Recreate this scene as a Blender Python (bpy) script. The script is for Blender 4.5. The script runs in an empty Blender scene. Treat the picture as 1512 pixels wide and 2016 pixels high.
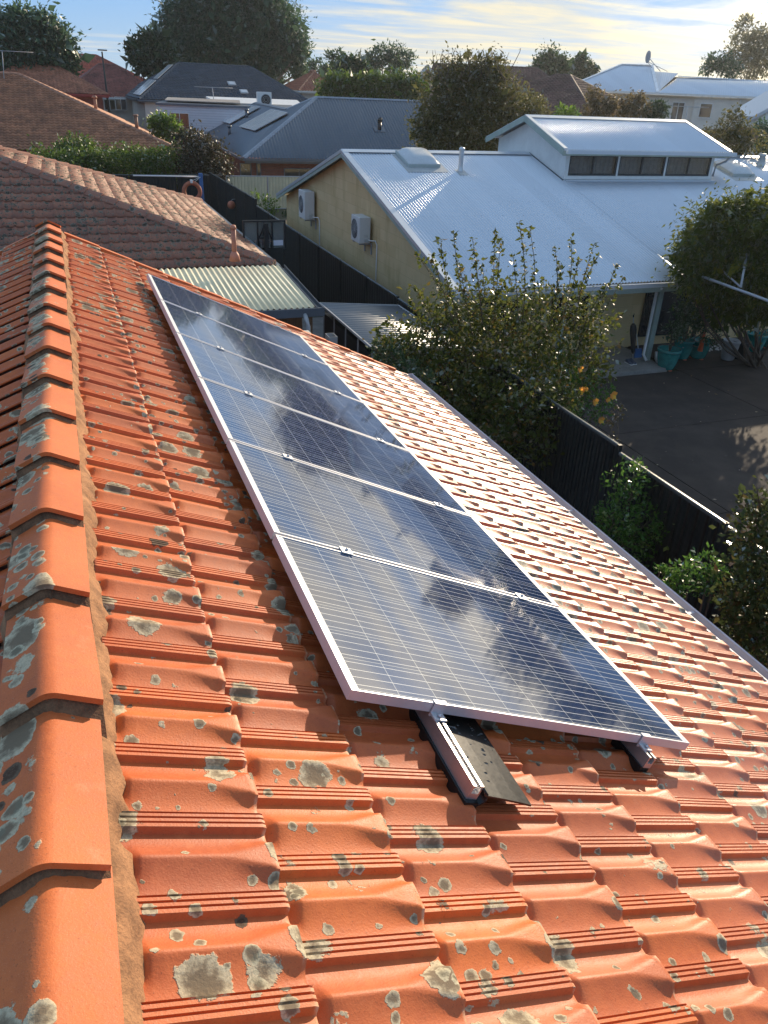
import bpy, math, random
import numpy as np
from mathutils import Matrix, Vector

# ------------------------------------------------------------------ camera, world, sun, exposure
scn = bpy.context.scene
COL = scn.collection
R_ = math.radians
YAW, PITCH, ROLL = 0.3806352392714472, 0.5014123582620231, 0.04396834507099638
FPX, PW, PH = 1529.61, 1512.0, 2016.0
CAM = np.array([0.2117, 0.0, 6.6381])
SUN_EL, SUN_AZ = 17.5, 49.5          # degrees; azimuth from +Y towards +X


def cam_axes():
    f = np.array([math.sin(YAW) * math.cos(PITCH), math.cos(YAW) * math.cos(PITCH), -math.sin(PITCH)])
    r = np.array([math.cos(YAW), -math.sin(YAW), 0.0])
    u = np.cross(r, f)
    return r * math.cos(ROLL) + u * math.sin(ROLL), -r * math.sin(ROLL) + u * math.cos(ROLL), f


AX = cam_axes()
cam_d = bpy.data.cameras.new("camera")
cam = bpy.data.objects.new("camera", cam_d)
COL.objects.link(cam)
m = Matrix.Identity(4)
for i in range(3):
    m[i][0], m[i][1], m[i][2], m[i][3] = AX[0][i], AX[1][i], -AX[2][i], CAM[i]
cam.matrix_world = m
cam_d.sensor_fit = 'VERTICAL'
cam_d.sensor_height = 24.0
cam_d.lens = 24.0 * FPX / PH
cam_d.clip_start, cam_d.clip_end = 0.05, 3000.0
scn.camera = cam

scn.view_settings.view_transform = 'Standard'
scn.view_settings.look = 'None'
scn.view_settings.gamma = 1.0
scn.view_settings.exposure = 0.5

world = bpy.data.worlds.new("World")
scn.world = world
world.use_nodes = True


class NB:
    """small node-tree builder"""
    def __init__(s, nt):
        s.nt = nt
        nt.nodes.clear()

    def n(s, t, ins=None, **pr):
        nd = s.nt.nodes.new(t)
        for k, v in pr.items():
            setattr(nd, k, v)
        for k, v in (ins or {}).items():
            s.set(nd, k, v)
        return nd

    def set(s, nd, k, v):
        sock = nd.inputs[k]
        if isinstance(v, bpy.types.NodeSocket):
            s.nt.links.new(v, sock)
        elif isinstance(v, bpy.types.Node):
            s.nt.links.new(v.outputs[0], sock)
        else:
            if hasattr(sock.default_value, '__len__') and len(sock.default_value) == 4 and hasattr(v, '__len__') and len(v) == 3:
                v = (*v, 1.0)
            sock.default_value = v

    def math(s, op, a, b=0.0, c=None, clamp=False):
        nd = s.n('ShaderNodeMath', operation=op, use_clamp=clamp)
        s.set(nd, 0, a)
        s.set(nd, 1, b)
        if c is not None:
            s.set(nd, 2, c)
        return nd.outputs[0]

    def ramp(s, x, lo, hi, a=0.0, b=1.0):
        nd = s.n('ShaderNodeMapRange', interpolation_type='SMOOTHSTEP')
        for k, v in ((0, x), (1, lo), (2, hi), (3, a), (4, b)):
            s.set(nd, k, v)
        return nd.outputs[0]

    def mix(s, f, a, b):
        nd = s.n('ShaderNodeMix', data_type='RGBA')
        s.set(nd, 0, f)
        s.set(nd, 6, a)
        s.set(nd, 7, b)
        return nd.outputs[2]

    def noise(s, co, scale, detail=3.0, rough=0.5, dist=0.0, out=0):
        nd = s.n('ShaderNodeTexNoise', {'Scale': scale, 'Detail': detail, 'Roughness': rough, 'Distortion': dist})
        if co is not None:
            s.set(nd, 'Vector', co)
        return nd.outputs[out]

    def mapping(s, co, sc=(1, 1, 1), rot=(0, 0, 0), loc=(0, 0, 0)):
        return s.n('ShaderNodeMapping', {'Vector': co, 'Scale': sc, 'Rotation': rot, 'Location': loc}).outputs[0]


def build_world():
    w = NB(world.node_tree)
    sky = w.n('ShaderNodeTexSky', sky_type='NISHITA')
    sky.sun_disc = False
    sky.sun_elevation = R_(SUN_EL)
    sky.sun_rotation = R_(SUN_AZ)
    sky.altitude = 30.0
    sky.air_density, sky.dust_density, sky.ozone_density = 1.0, 0.7, 2.0
    d = w.n('ShaderNodeTexCoord').outputs['Generated']
    sx = w.n('ShaderNodeSeparateXYZ', {0: d})
    # clouds lie on a plane high above: project the direction onto it
    zz = w.math('MAXIMUM', w.math('ADD', sx.outputs[2], 0.035), 0.02)
    cv = w.n('ShaderNodeCombineXYZ', {0: w.math('DIVIDE', sx.outputs[0], zz), 1: w.math('DIVIDE', sx.outputs[1], zz)}).outputs[0]
    big = w.noise(w.mapping(cv, (0.30, 0.20, 1), (0, 0, R_(25)), (3.1, 1.7, 0)), 1.0, 6.0, 0.58, 0.6)
    fine = w.noise(w.mapping(cv, (0.5, 1.0, 1), (0, 0, R_(20)), (0.6, 4.2, 0)), 1.0, 5.0, 0.6, 0.4)
    cl = w.math('ADD', w.math('MULTIPLY', big, 0.72), w.math('MULTIPLY', fine, 0.34))
    sd = (math.cos(R_(SUN_EL)) * math.sin(R_(SUN_AZ)), math.cos(R_(SUN_EL)) * math.cos(R_(SUN_AZ)), math.sin(R_(SUN_EL)))
    dp = w.n('ShaderNodeVectorMath', {0: d, 1: sd}, operation='DOT_PRODUCT').outputs['Value']
    near = w.ramp(dp, 0.55, 1.0)
    mask = w.ramp(w.math('ADD', cl, w.math('MULTIPLY', near, 0.15)), 0.53, 0.71)
    up = w.ramp(sx.outputs[2], -0.01, 0.02)
    mask = w.math('MULTIPLY', mask, up)
    shade = w.ramp(fine, 0.35, 0.65)
    ccol = w.mix(shade, (4.9, 5.6, 6.6, 1), (7.0, 7.0, 6.7, 1))
    ccol = w.mix(near, ccol, w.mix(shade, (5.6, 6.1, 6.4, 1), (9.0, 7.8, 5.0, 1)))
    glow = w.ramp(dp, 0.925, 1.0)
    ccol = w.mix(glow, ccol, (19.0, 16.4, 11.2, 1))
    # clear air: the Nishita sky blended with the pale scattered light of thin high cloud
    hz = w.ramp(sx.outputs[2], -0.03, 0.10)
    veil = w.mix(hz, w.mix(near, (4.1, 6.0, 7.8, 1), (6.4, 6.9, 6.6, 1)), (2.2, 4.7, 8.6, 1))
    nish = w.mix(0.5, sky.outputs[0], (0, 0, 0, 1))
    base = w.mix(0.86, nish, veil)
    high = w.ramp(sx.outputs[2], 0.22, 0.6, 0, 0.75)
    base = w.mix(high, base, (3.3, 4.4, 6.0, 1))
    c = w.mix(w.math('MULTIPLY', mask, 0.85), base, ccol)
    bg = w.n('ShaderNodeBackground', {'Color': c, 'Strength': 0.082})
    w.n('ShaderNodeOutputWorld', {0: bg.outputs[0]})


build_world()
sun_d = bpy.data.lights.new("sun", 'SUN')
sun_d.energy = 4.8
sun_d.angle = R_(0.6)
sun_d.color = (1.0, 0.82, 0.60)
sun = bpy.data.objects.new("sun", sun_d)
COL.objects.link(sun)
sv = Vector((math.cos(R_(SUN_EL)) * math.sin(R_(SUN_AZ)), math.cos(R_(SUN_EL)) * math.cos(R_(SUN_AZ)), math.sin(R_(SUN_EL))))
sun.rotation_euler = sv.to_track_quat('Z', 'Y').to_euler()
sun.location = (60, 50, 40)

rng = np.random.default_rng(7)
random.seed(7)


# ------------------------------------------------------------------ helpers
def ray(px, py):
    return AX[2] + AX[0] * (px - PW / 2) / FPX - AX[1] * (py - PH / 2) / FPX


def atz(px, py, z):
    d = ray(px, py)
    return CAM + d * ((z - CAM[2]) / d[2])


def aty(px, py, y):
    d = ray(px, py)
    return CAM + d * ((y - CAM[1]) / d[1])


def at(px, py, D):
    """the point seen at a photo pixel, D metres away over the ground"""
    d = ray(px, py)
    return CAM + d * (D / math.hypot(d[0], d[1]))


def link(o, parent=None):
    COL.objects.link(o)
    if parent is not None:
        o.parent = parent
        o.matrix_parent_inverse = wm(parent).inverted()
    return o


def wm(o):
    if o.parent is None:
        return Matrix.Translation(o.location) @ o.rotation_euler.to_matrix().to_4x4()
    return Matrix.Identity(4)


def tag(o, label=None, cat=None, group=None, kind=None):
    for k, v in (('label', label), ('category', cat), ('group', group), ('kind', kind)):
        if v:
            o[k] = v
    return o


def thing(name, label, cat, loc=(0, 0, 0), group=None):
    o = bpy.data.objects.new(name, None)
    o.empty_display_size = 0.3
    o.location = loc
    COL.objects.link(o)
    return tag(o, label, cat, group)


def mesh_np(name, v, f, mat, parent=None, smooth=False, attr=None):
    v = np.asarray(v, np.float32)
    f = np.asarray(f, np.int32)
    me = bpy.data.meshes.new(name)
    me.vertices.add(len(v))
    me.vertices.foreach_set('co', v.ravel())
    k = f.shape[1]
    me.loops.add(f.size)
    me.loops.foreach_set('vertex_index', f.ravel())
    me.polygons.add(len(f))
    me.polygons.foreach_set('loop_start', np.arange(0, f.size, k, dtype=np.int32))
    if smooth:
        me.polygons.foreach_set('use_smooth', np.ones(len(f), bool))
    me.update(calc_edges=True)
    me.validate()
    if attr is not None:
        a = me.attributes.new('rnd', 'FLOAT', 'POINT')
        a.data.foreach_set('value', np.asarray(attr, np.float32))
    me.materials.append(mat)
    return link(bpy.data.objects.new(name, me), parent)


class MB:
    def __init__(s):
        s.v, s.f, s.sm = [], [], []

    def add(s, vs, fs, smooth=False):
        b = len(s.v)
        s.v += [tuple(map(float, p)) for p in vs]
        s.f += [tuple(int(i) + b for i in q) for q in fs]
        s.sm += [smooth] * len(fs)
        return s

    def box(s, x0, x1, y0, y1, z0, z1):
        return s.hexa([(x0, y0, z0), (x1, y0, z0), (x1, y1, z0), (x0, y1, z0), (x0, y0, z1), (x1, y0, z1), (x1, y1, z1), (x0, y1, z1)])

    def hexa(s, p):
        return s.add(p, [(3, 2, 1, 0), (4, 5, 6, 7), (0, 1, 5, 4), (1, 2, 6, 5), (2, 3, 7, 6), (3, 0, 4, 7)])

    def obox(s, c, ax, ay, az, sx, sy, sz):
        c, ax, ay, az = map(np.asarray, (c, ax, ay, az))
        P = [c + ax * sx * i / 2 + ay * sy * j / 2 + az * sz * k / 2 for k in (-1, 1) for (i, j) in ((-1, -1), (1, -1), (1, 1), (-1, 1))]
        return s.hexa(P)

    def beam(s, a, b, w, h, up=(0, 0, 1)):
        a, b, up = np.asarray(a, float), np.asarray(b, float), np.asarray(up, float)
        d = b - a
        L = np.linalg.norm(d)
        d /= L
        x = np.cross(d, up)
        x /= np.linalg.norm(x)
        return s.obox((a + b) / 2, d, x, np.cross(x, d), L, w, h)

    def prism(s, poly, d):
        """closed polygon (list of 3D points) swept by vector d"""
        n = len(poly)
        P = [np.asarray(p, float) for p in poly]
        d = np.asarray(d, float)
        s.add(P + [p + d for p in P], [tuple(range(n))[::-1], tuple(range(n, 2 * n))] + [(i, (i + 1) % n, (i + 1) % n + n, i + n) for i in range(n)])
        return s

    def sweep(s, prof, path, smooth=False, cap=True):
        """prof: list of 2D rows placed at each path frame (origin, X, Z)"""
        n = len(prof)
        vs, fs = [], []
        for (o, X, Z) in path:
            for (a, b) in prof:
                vs.append(np.asarray(o) + np.asarray(X) * a + np.asarray(Z) * b)
        for i in range(len(path) - 1):
            for j in range(n):
                k = (j + 1) % n
                fs.append((i * n + j, i * n + k, (i + 1) * n + k, (i + 1) * n + j))
        if cap:
            fs += [tuple(range(n))[::-1], tuple(range((len(path) - 1) * n, len(path) * n))]
        return s.add(vs, fs, smooth)

    def tube(s, pts, r, n=8, smooth=True, cap=True):
        pts = [np.asarray(p, float) for p in pts]
        rs = r if hasattr(r, '__len__') else [r] * len(pts)
        vs, fs = [], []
        for i, p in enumerate(pts):
            t = pts[min(i + 1, len(pts) - 1)] - pts[max(i - 1, 0)]
            t = t / (np.linalg.norm(t) + 1e-9)
            ref = np.array([0, 0, 1.0]) if abs(t[2]) < 0.9 else np.array([1.0, 0, 0])
            x = np.cross(t, ref)
            x /= np.linalg.norm(x)
            y = np.cross(t, x)
            for k in range(n):
                a = 2 * math.pi * k / n
                vs.append(p + (x * math.cos(a) + y * math.sin(a)) * rs[i])
        for i in range(len(pts) - 1):
            for k in range(n):
                l = (k + 1) % n
                fs.append((i * n + k, i * n + l, (i + 1) * n + l, (i + 1) * n + k))
        if cap:
            fs += [tuple(range(n))[::-1], tuple(range((len(pts) - 1) * n, len(pts) * n))]
        return s.add(vs, fs, smooth)

    def lathe(s, c, prof, n=20, smooth=True):
        vs, fs = [], []
        for (r, z) in prof:
            for k in range(n):
                a = 2 * math.pi * k / n
                vs.append((c[0] + r * math.cos(a), c[1] + r * math.sin(a), c[2] + z))
        for i in range(len(prof) - 1):
            for k in range(n):
                l = (k + 1) % n
                fs.append((i * n + k, i * n + l, (i + 1) * n + l, (i + 1) * n + k))
        fs += [tuple(range(n))[::-1], tuple(range((len(prof) - 1) * n, len(prof) * n))]
        return s.add(vs, fs, smooth)

    def torus(s, c, ax, ay, R, r, n=28, k=10):
        c, ax, ay = map(lambda q: np.asarray(q, float), (c, ax, ay))
        az = np.cross(ax, ay)
        vs, fs = [], []
        for i in range(n):
            a = 2 * math.pi * i / n
            d = ax * math.cos(a) + ay * math.sin(a)
            for j in range(k):
                b = 2 * math.pi * j / k
                vs.append(c + d * (R + r * math.cos(b)) + az * r * math.sin(b))
        for i in range(n):
            for j in range(k):
                fs.append((i * k + j, ((i + 1) % n) * k + j, ((i + 1) % n) * k + (j + 1) % k, i * k + (j + 1) % k))
        return s.add(vs, fs, True)

    def build(s, name, mat, parent=None, bevel=0.0):
        me = bpy.data.meshes.new(name)
        me.from_pydata(s.v, [], s.f)
        me.polygons.foreach_set('use_smooth', s.sm)
        me.materials.append(mat)
        me.update()
        o = link(bpy.data.objects.new(name, me), parent)
        if bevel:
            md = o.modifiers.new('bevel', 'BEVEL')
            md.width = bevel
            md.segments = 2
            md.limit_method = 'ANGLE'
            md.angle_limit = R_(40)
        return o


def copy_tree(o, dx, parent=None):
    """copy a thing, its parts and sub-parts"""
    c = o.copy()
    COL.objects.link(c)
    if parent is None:
        c.location = Vector(o.location) + Vector(dx)
    else:
        c.parent = parent
    for ch in list(o.children):
        k = copy_tree(ch, dx, c)
        k.matrix_parent_inverse = ch.matrix_parent_inverse
    return c


# ------------------------------------------------------------------ materials
MATS = {}


def newmat(name):
    mt = bpy.data.materials.new(name)
    mt.use_nodes = True
    b = NB(mt.node_tree)
    MATS[name] = mt
    return mt, b


def out(b, sh, disp=None):
    b.n('ShaderNodeOutputMaterial', {0: sh})


def pbr(b, col, rough=0.6, metal=0.0, normal=None, spec=0.5, **kw):
    ins = {'Base Color': col, 'Roughness': rough, 'Metallic': metal, 'Specular IOR Level': spec}
    if normal is not None:
        ins['Normal'] = normal
    ins.update(kw)
    return b.n('ShaderNodeBsdfPrincipled', ins).outputs[0]


def bump(b, h, strength=0.3, dist=0.01):
    return b.n('ShaderNodeBump', {'Strength': strength, 'Distance': dist, 'Height': h}).outputs[0]


def M(name, col, rough=0.6, metal=0.0, var=0.25, scale=4.0, bmp=0.0, spec=0.5, stain=None, streak=False, each=0.0):
    """painted / mineral surface with mottling, optional stain colour"""
    if name in MATS:
        return MATS[name]
    mt, b = newmat(name)
    co = b.n('ShaderNodeTexCoord').outputs['Object']
    sc = b.mapping(co, (1, 1, 0.25)) if streak else co
    n1 = b.noise(sc, scale, 5.0, 0.6)
    n2 = b.noise(co, scale * 9, 3.0, 0.6)
    f = b.math('ADD', b.math('MULTIPLY', n1, 0.7), b.math('MULTIPLY', n2, 0.3))
    dark = tuple(c * (1 - var) for c in col)
    lite = tuple(min(1, c * (1 + var)) for c in col)
    c = b.mix(b.ramp(f, 0.3, 0.7), dark, lite)
    if stain:
        c = b.mix(b.ramp(n1, 0.52, 0.72, 0, 0.75), c, stain)
    if each:      # every tile its own shade
        a_ = b.n('ShaderNodeAttribute', attribute_name='rnd').outputs['Fac']
        c = b.n('ShaderNodeHueSaturation', {'Value': b.math('ADD', 1 - each, b.math('MULTIPLY', a_, 2 * each)), 'Color': c}).outputs[0]
    r = b.math('ADD', rough - 0.08, b.math('MULTIPLY', n2, 0.16))
    nr = bump(b, n2, bmp, 0.004) if bmp else None
    out(b, pbr(b, c, r, metal, nr, spec))
    return mt


def terracotta(name, base, dark, lichen, scale_l, cover, rough=0.5, var_attr=False, tint=(0.9, 0.5, 0.3), damp=False):
    """clay roof tile: mottled clay with round lichen colonies (pale rim, dark heart) and soot specks"""
    mt, b = newmat(name)
    co = b.n('ShaderNodeTexCoord').outputs['Object']
    n1 = b.noise(co, 2.2, 5.0, 0.6)
    n2 = b.noise(co, 34.0, 4.0, 0.65)
    n3 = b.noise(co, 160.0, 3.0, 0.7)
    f = b.math('ADD', b.math('MULTIPLY', n1, 0.6), b.math('MULTIPLY', n2, 0.4))
    c = b.mix(b.ramp(f, 0.32, 0.68), dark, base)
    if var_attr:
        at_ = b.n('ShaderNodeAttribute', attribute_name='rnd').outputs['Fac']
        hsv = b.n('ShaderNodeHueSaturation', {'Hue': b.math('ADD', 0.4985, b.math('MULTIPLY', at_, 0.003)), 'Saturation': b.math('ADD', 0.975, b.math('MULTIPLY', at_, 0.03)), 'Value': b.math('ADD', 0.88, b.math('MULTIPLY', at_, 0.24)), 'Color': c})
        c = hsv.outputs[0]
    lapm = None
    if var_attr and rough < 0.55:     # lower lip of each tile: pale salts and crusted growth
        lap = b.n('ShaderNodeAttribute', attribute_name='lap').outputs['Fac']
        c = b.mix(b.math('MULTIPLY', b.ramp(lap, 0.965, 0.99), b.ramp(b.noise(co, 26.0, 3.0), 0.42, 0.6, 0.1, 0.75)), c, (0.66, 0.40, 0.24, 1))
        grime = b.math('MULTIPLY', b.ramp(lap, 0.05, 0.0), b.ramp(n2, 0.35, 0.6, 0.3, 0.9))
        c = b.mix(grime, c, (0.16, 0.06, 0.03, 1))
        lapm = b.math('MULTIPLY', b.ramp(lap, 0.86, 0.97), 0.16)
    # pale efflorescence and fine dark pitting
    c = b.mix(b.ramp(b.noise(co, 9.0, 4.0, 0.7), 0.58, 0.8, 0, 0.28), c, tint)
    c = b.mix(b.ramp(n3, 0.60, 0.72, 0, 0.55), c, tuple(x * 0.35 for x in dark))
    c = b.mix(b.ramp(b.noise(co, 420.0, 2.0, 0.6), 0.55, 0.75, 0, 0.3), c, tint)
    wob = b.n('ShaderNodeVectorMath', {0: b.mix(0.5, b.noise(co, 60.0, 3.0, 0.65, out=1), b.noise(co, 24.0, 2.0, 0.5, out=1)), 1: (0.5, 0.5, 0.5)}, operation='SUBTRACT').outputs[0]
    hmask = None
    rough_s = b.math('ADD', rough - 0.1, b.math('MULTIPLY', n2, 0.25))
    if var_attr and rough < 0.55:      # dew still lies on the lower courses
        wet = b.math('MULTIPLY', b.ramp(b.n('ShaderNodeSeparateXYZ', {0: co}).outputs[0], 1.4, 2.6), b.ramp(n1, 0.3, 0.6, 0.5, 1.0))
        rough_s = b.math('SUBTRACT', rough_s, b.math('MULTIPLY', wet, 0.08))
    for (sc, thr, rmax, wamp) in ((scale_l, cover, 0.33, 0.06), (scale_l * 2.9, cover - 0.06, 0.33, 0.028)):
        wv = b.n('ShaderNodeVectorMath', {0: wob, 1: (wamp, wamp, wamp)}, operation='MULTIPLY').outputs[0]
        p = b.n('ShaderNodeVectorMath', {0: co, 1: wv}, operation='ADD').outputs[0]
        vo = b.n('ShaderNodeTexVoronoi', {'Vector': p, 'Scale': sc}, feature='F1')
        sep = b.n('ShaderNodeSeparateColor', {0: vo.outputs['Color']})
        patchy = b.math('MULTIPLY', b.ramp(b.noise(co, 1.1, 2.0), 0.35, 0.65), 0.25)
        if lapm is not None:
            patchy = b.math('ADD', patchy, lapm)
        if damp:      # the sunless side of the ridge carries far more growth
            sxx = b.n('ShaderNodeSeparateXYZ', {0: co}).outputs[0]
            patchy = b.math('ADD', patchy, b.ramp(sxx, 0.05, -0.06, -0.28, 0.42))
        rad = b.math('MULTIPLY', b.ramp(b.math('ADD', sep.outputs[0], patchy), 1.0 - thr, 1.25, 0, 1), rmax * 1.6)
        d = vo.outputs['Distance']
        inside = b.math('MULTIPLY', b.ramp(b.math('SUBTRACT', rad, d), 0.0, 0.03), b.ramp(rad, 0.03, 0.06))
        rel = b.math('DIVIDE', d, b.math('MAXIMUM', rad, 0.01))
        lc = b.mix(b.ramp(b.math('ADD', rel, b.math('MULTIPLY', b.math('SUBTRACT', n2, 0.5), 1.1)), 0.45, 0.95), lichen[0], lichen[1])
        lc = b.mix(b.ramp(sep.outputs[2], 0.93, 0.95, 0, 0.85), lc, (0.018, 0.014, 0.01, 1))
        lc = b.mix(b.ramp(n3, 0.45, 0.7, 0, 0.5), lc, lichen[0])
        c = b.mix(b.math('MULTIPLY', inside, 0.93), c, lc)
        rough_s = b.math('ADD', rough_s, b.math('MULTIPLY', inside, 0.4), clamp=True)
        hmask = inside if hmask is None else b.math('MAXIMUM', hmask, inside)
    h = b.math('ADD', b.math('MULTIPLY', n3, 0.35), b.math('MULTIPLY', hmask, b.math('ADD', 0.5, b.math('MULTIPLY', n2, 1.2))))
    kw = {}
    if var_attr and rough < 0.55:
        kw = {'Coat Weight': wet, 'Coat Roughness': 0.36, 'Coat IOR': 1.6, 'Coat Normal': bump(b, b.math('ADD', n3, b.math('MULTIPLY', n2, 0.8)), 0.35, 0.004)}
    out(b, pbr(b, c, rough_s, 0.0, bump(b, h, 0.6, 0.004), 0.4, **kw))
    return mt


def leafmat(name, c1, c2, c3=None, gloss=0.35, trans=0.45):
    mt, b = newmat(name)
    rnd = b.n('ShaderNodeNewGeometry').outputs['Random Per Island']
    c = b.mix(rnd, c1, c2)
    if c3:
        c = b.mix(b.ramp(rnd, 0.86, 0.95), c, c3)
    df = b.n('ShaderNodeBsdfDiffuse', {'Color': c})
    tr = b.n('ShaderNodeBsdfTranslucent', {'Color': b.mix(0.5, c, tuple(min(1, x * 1.6) for x in c2[:3]))})
    a = b.n('ShaderNodeMixShader', {0: trans, 1: df.outputs[0], 2: tr.outputs[0]})
    gl = b.n('ShaderNodeBsdfGlossy', {'Color': (1, 1, 1, 1), 'Roughness': gloss})
    fr = b.n('ShaderNodeFresnel', {'IOR': 1.4})
    s = b.n('ShaderNodeMixShader', {0: b.math('MULTIPLY', fr.outputs[0], 0.17), 1: a.outputs[0], 2: gl.outputs[0]})
    out(b, s.outputs[0])
    return mt


def brickmat(name, c1, c2, mortar, bw=0.24, bh=0.086, joint=0.01, vert='xz', rough=0.8, stain=None):
    mt, b = newmat(name)
    co = b.n('ShaderNodeTexCoord').outputs['Object']
    sx = b.n('ShaderNodeSeparateXYZ', {0: co})
    u = sx.outputs[1] if vert == 'yz' else sx.outputs[0]
    if vert == 'both':
        u = b.math('ADD', sx.outputs[0], sx.outputs[1])
    v = b.n('ShaderNodeCombineXYZ', {0: u, 1: sx.outputs[2]}).outputs[0]
    br = b.n('ShaderNodeTexBrick', {'Vector': v, 'Color1': c1, 'Color2': c2, 'Mortar': mortar, 'Scale': 1.0, 'Mortar Size': joint, 'Brick Width': bw, 'Row Height': bh, 'Bias': 0.0})
    n = b.noise(co, 3.0, 4.0)
    n2 = b.noise(b.mapping(co, (1, 1, 0.3)), 1.6, 5.0, 0.65)
    c = b.mix(b.math('MULTIPLY', n, 0.35), br.outputs[0], tuple(x * 0.6 for x in c1))
    if stain:
        c = b.mix(b.ramp(n2, 0.5, 0.72, 0, 0.7), c, stain)
    nr = bump(b, b.math('SUBTRACT', b.noise(co, 60.0, 3.0), br.outputs[1]), 0.5, 0.006)
    out(b, pbr(b, c, rough, 0, nr, 0.3))
    return mt


LICH = ((0.17, 0.145, 0.095, 1), (0.54, 0.475, 0.32, 1))
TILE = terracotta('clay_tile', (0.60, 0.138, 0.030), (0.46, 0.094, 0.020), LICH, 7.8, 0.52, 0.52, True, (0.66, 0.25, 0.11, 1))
CAPM = terracotta('clay_ridge', (0.62, 0.158, 0.040), (0.48, 0.110, 0.027), LICH, 6.0, 0.62, 0.6, False, (0.72, 0.36, 0.2, 1), True)
WTILE = terracotta('weathered_tile', (0.36, 0.135, 0.075), (0.20, 0.085, 0.055), ((0.075, 0.07, 0.052, 1), (0.24, 0.21, 0.155, 1)), 7.5, 1.25, 0.62, True, (0.5, 0.3, 0.2, 1))
WCAP = terracotta('weathered_ridge', (0.38, 0.165, 0.10), (0.25, 0.11, 0.075), ((0.10, 0.09, 0.07, 1), (0.30, 0.26, 0.2, 1)), 6.0, 0.9, 0.75, False, (0.5, 0.32, 0.22, 1))
BTILE = M('brown_concrete_tile', (0.34, 0.135, 0.062), 0.6, var=0.35, scale=1.2, bmp=0.2, each=0.22)
BCAP = M('brown_ridge_cap', (0.33, 0.15, 0.085), 0.65, var=0.3, scale=3)
RTILE = M('red_tile', (0.40, 0.085, 0.045), 0.6, var=0.25, scale=1.2, each=0.22)
RTILE2 = M('maroon_tile', (0.24, 0.075, 0.055), 0.65, var=0.35, scale=0.8, each=0.22)
OTILE = M('orange_brown_tile', (0.33, 0.13, 0.07), 0.65, var=0.35, scale=0.8, each=0.22)
DTILE = M('charcoal_tile', (0.034, 0.046, 0.066), 0.42, var=0.3, scale=1.5, each=0.22)
KTILE = M('dark_brown_tile', (0.13, 0.065, 0.05), 0.7, var=0.35, scale=0.8, each=0.22)
MORT = M('bedding_mortar', (0.30, 0.15, 0.07), 0.95, var=0.45, scale=14, bmp=0.9)
CAPFACE = M('pointing_mortar', (0.17, 0.085, 0.042), 0.95, var=0.5, scale=18, bmp=0.9)
ALU = M('anodised_aluminium', (0.55, 0.54, 0.55), 0.4, 0.85, var=0.06, scale=6)
ALUW = M('satin_frame_aluminium', (0.60, 0.60, 0.62), 0.42, 0.35, var=0.06, scale=8, stain=None)
BLKR = M('black_rubber', (0.013, 0.013, 0.012), 0.32, var=0.3, scale=9, spec=0.35)
GUTM = M('grey_gutter_paint', (0.50, 0.48, 0.52), 0.4, 0.0, var=0.1, scale=2, stain=(0.40, 0.38, 0.40))
ZINC = None
FENCE = M('charcoal_fence_steel', (0.013, 0.016, 0.017), 0.45, 0.0, var=0.25, scale=2, spec=0.3)
FENCEC = M('cream_fence_steel', (0.58, 0.53, 0.36), 0.5, 0.0, var=0.12, scale=2)
FCAP = M('fence_rail_steel', (0.09, 0.10, 0.10), 0.25, 0.0, var=0.15, scale=3, spec=0.7)  # lighter than the sheets: sunlight on the rails put into the colour
GREYST = M('grey_post_steel', (0.36, 0.37, 0.38), 0.5, var=0.1)
CREAMR = M('cream_roof_steel', (0.76, 0.66, 0.42), 0.5, 0.0, var=0.1, scale=2)
SAGE = M('sage_fascia_paint', (0.30, 0.37, 0.33), 0.5, var=0.14, scale=3)
WHITEP = M('white_paint', (0.72, 0.71, 0.68), 0.55, var=0.08, scale=3)
OFFW = M('offwhite_render', (0.66, 0.61, 0.54), 0.8, var=0.08, scale=1.5)
PINKR = M('pink_render', (0.52, 0.36, 0.28), 0.85, var=0.1, scale=1.5)
BLKP = M('black_paint', (0.014, 0.014, 0.015), 0.4, var=0.2)
REDP = M('red_paint', (0.42, 0.03, 0.03), 0.4, var=0.15)
ORNG = M('faded_orange_foam', (0.42, 0.13, 0.065), 0.7, var=0.25, scale=6)
BLUEP = M('blue_paint', (0.03, 0.12, 0.32), 0.45, var=0.15)
TEAL = M('teal_glaze', (0.012, 0.17, 0.155), 0.16, var=0.3, scale=6)
GREYPOT = M('grey_pot_plastic', (0.38, 0.37, 0.37), 0.6, var=0.12)
SOIL = M('potting_soil', (0.05, 0.032, 0.02), 0.95, var=0.5, scale=20, bmp=0.8)
WOOD = M('brown_timber', (0.11, 0.065, 0.035), 0.75, var=0.4, scale=3, streak=True)
BARK = M('bark', (0.10, 0.072, 0.05), 0.9, var=0.45, scale=6, bmp=0.8)
BARKP = M('pale_bark', (0.24, 0.20, 0.16), 0.9, var=0.4, scale=4, bmp=0.6)
SLATE = M('blue_grey_trim', (0.085, 0.105, 0.13), 0.45, var=0.12)
CONC = M('concrete', (0.20, 0.185, 0.165), 0.9, var=0.25, scale=2, bmp=0.3)
CURT = M('pale_curtain', (0.80, 0.78, 0.74), 0.9, var=0.2, scale=8)
DARKIN = M('dark_interior', (0.012, 0.012, 0.013), 0.8, var=0.2)
ACW = M('white_enamel', (0.66, 0.66, 0.64), 0.4, var=0.05)
TERRA = M('terracotta_feet', (0.5, 0.14, 0.06), 0.7, var=0.15)
BLOCK = brickmat('cream_block_wall', (0.68, 0.50, 0.26), (0.74, 0.56, 0.31), (0.54, 0.40, 0.21), 0.9, 0.32, 0.006, 'both', 0.85, (0.46, 0.33, 0.15))
BRICK = brickmat('red_brick_wall', (0.20, 0.055, 0.035), (0.28, 0.09, 0.05), (0.16, 0.12, 0.10), 0.24, 0.086, 0.011, 'both', 0.85)
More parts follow.
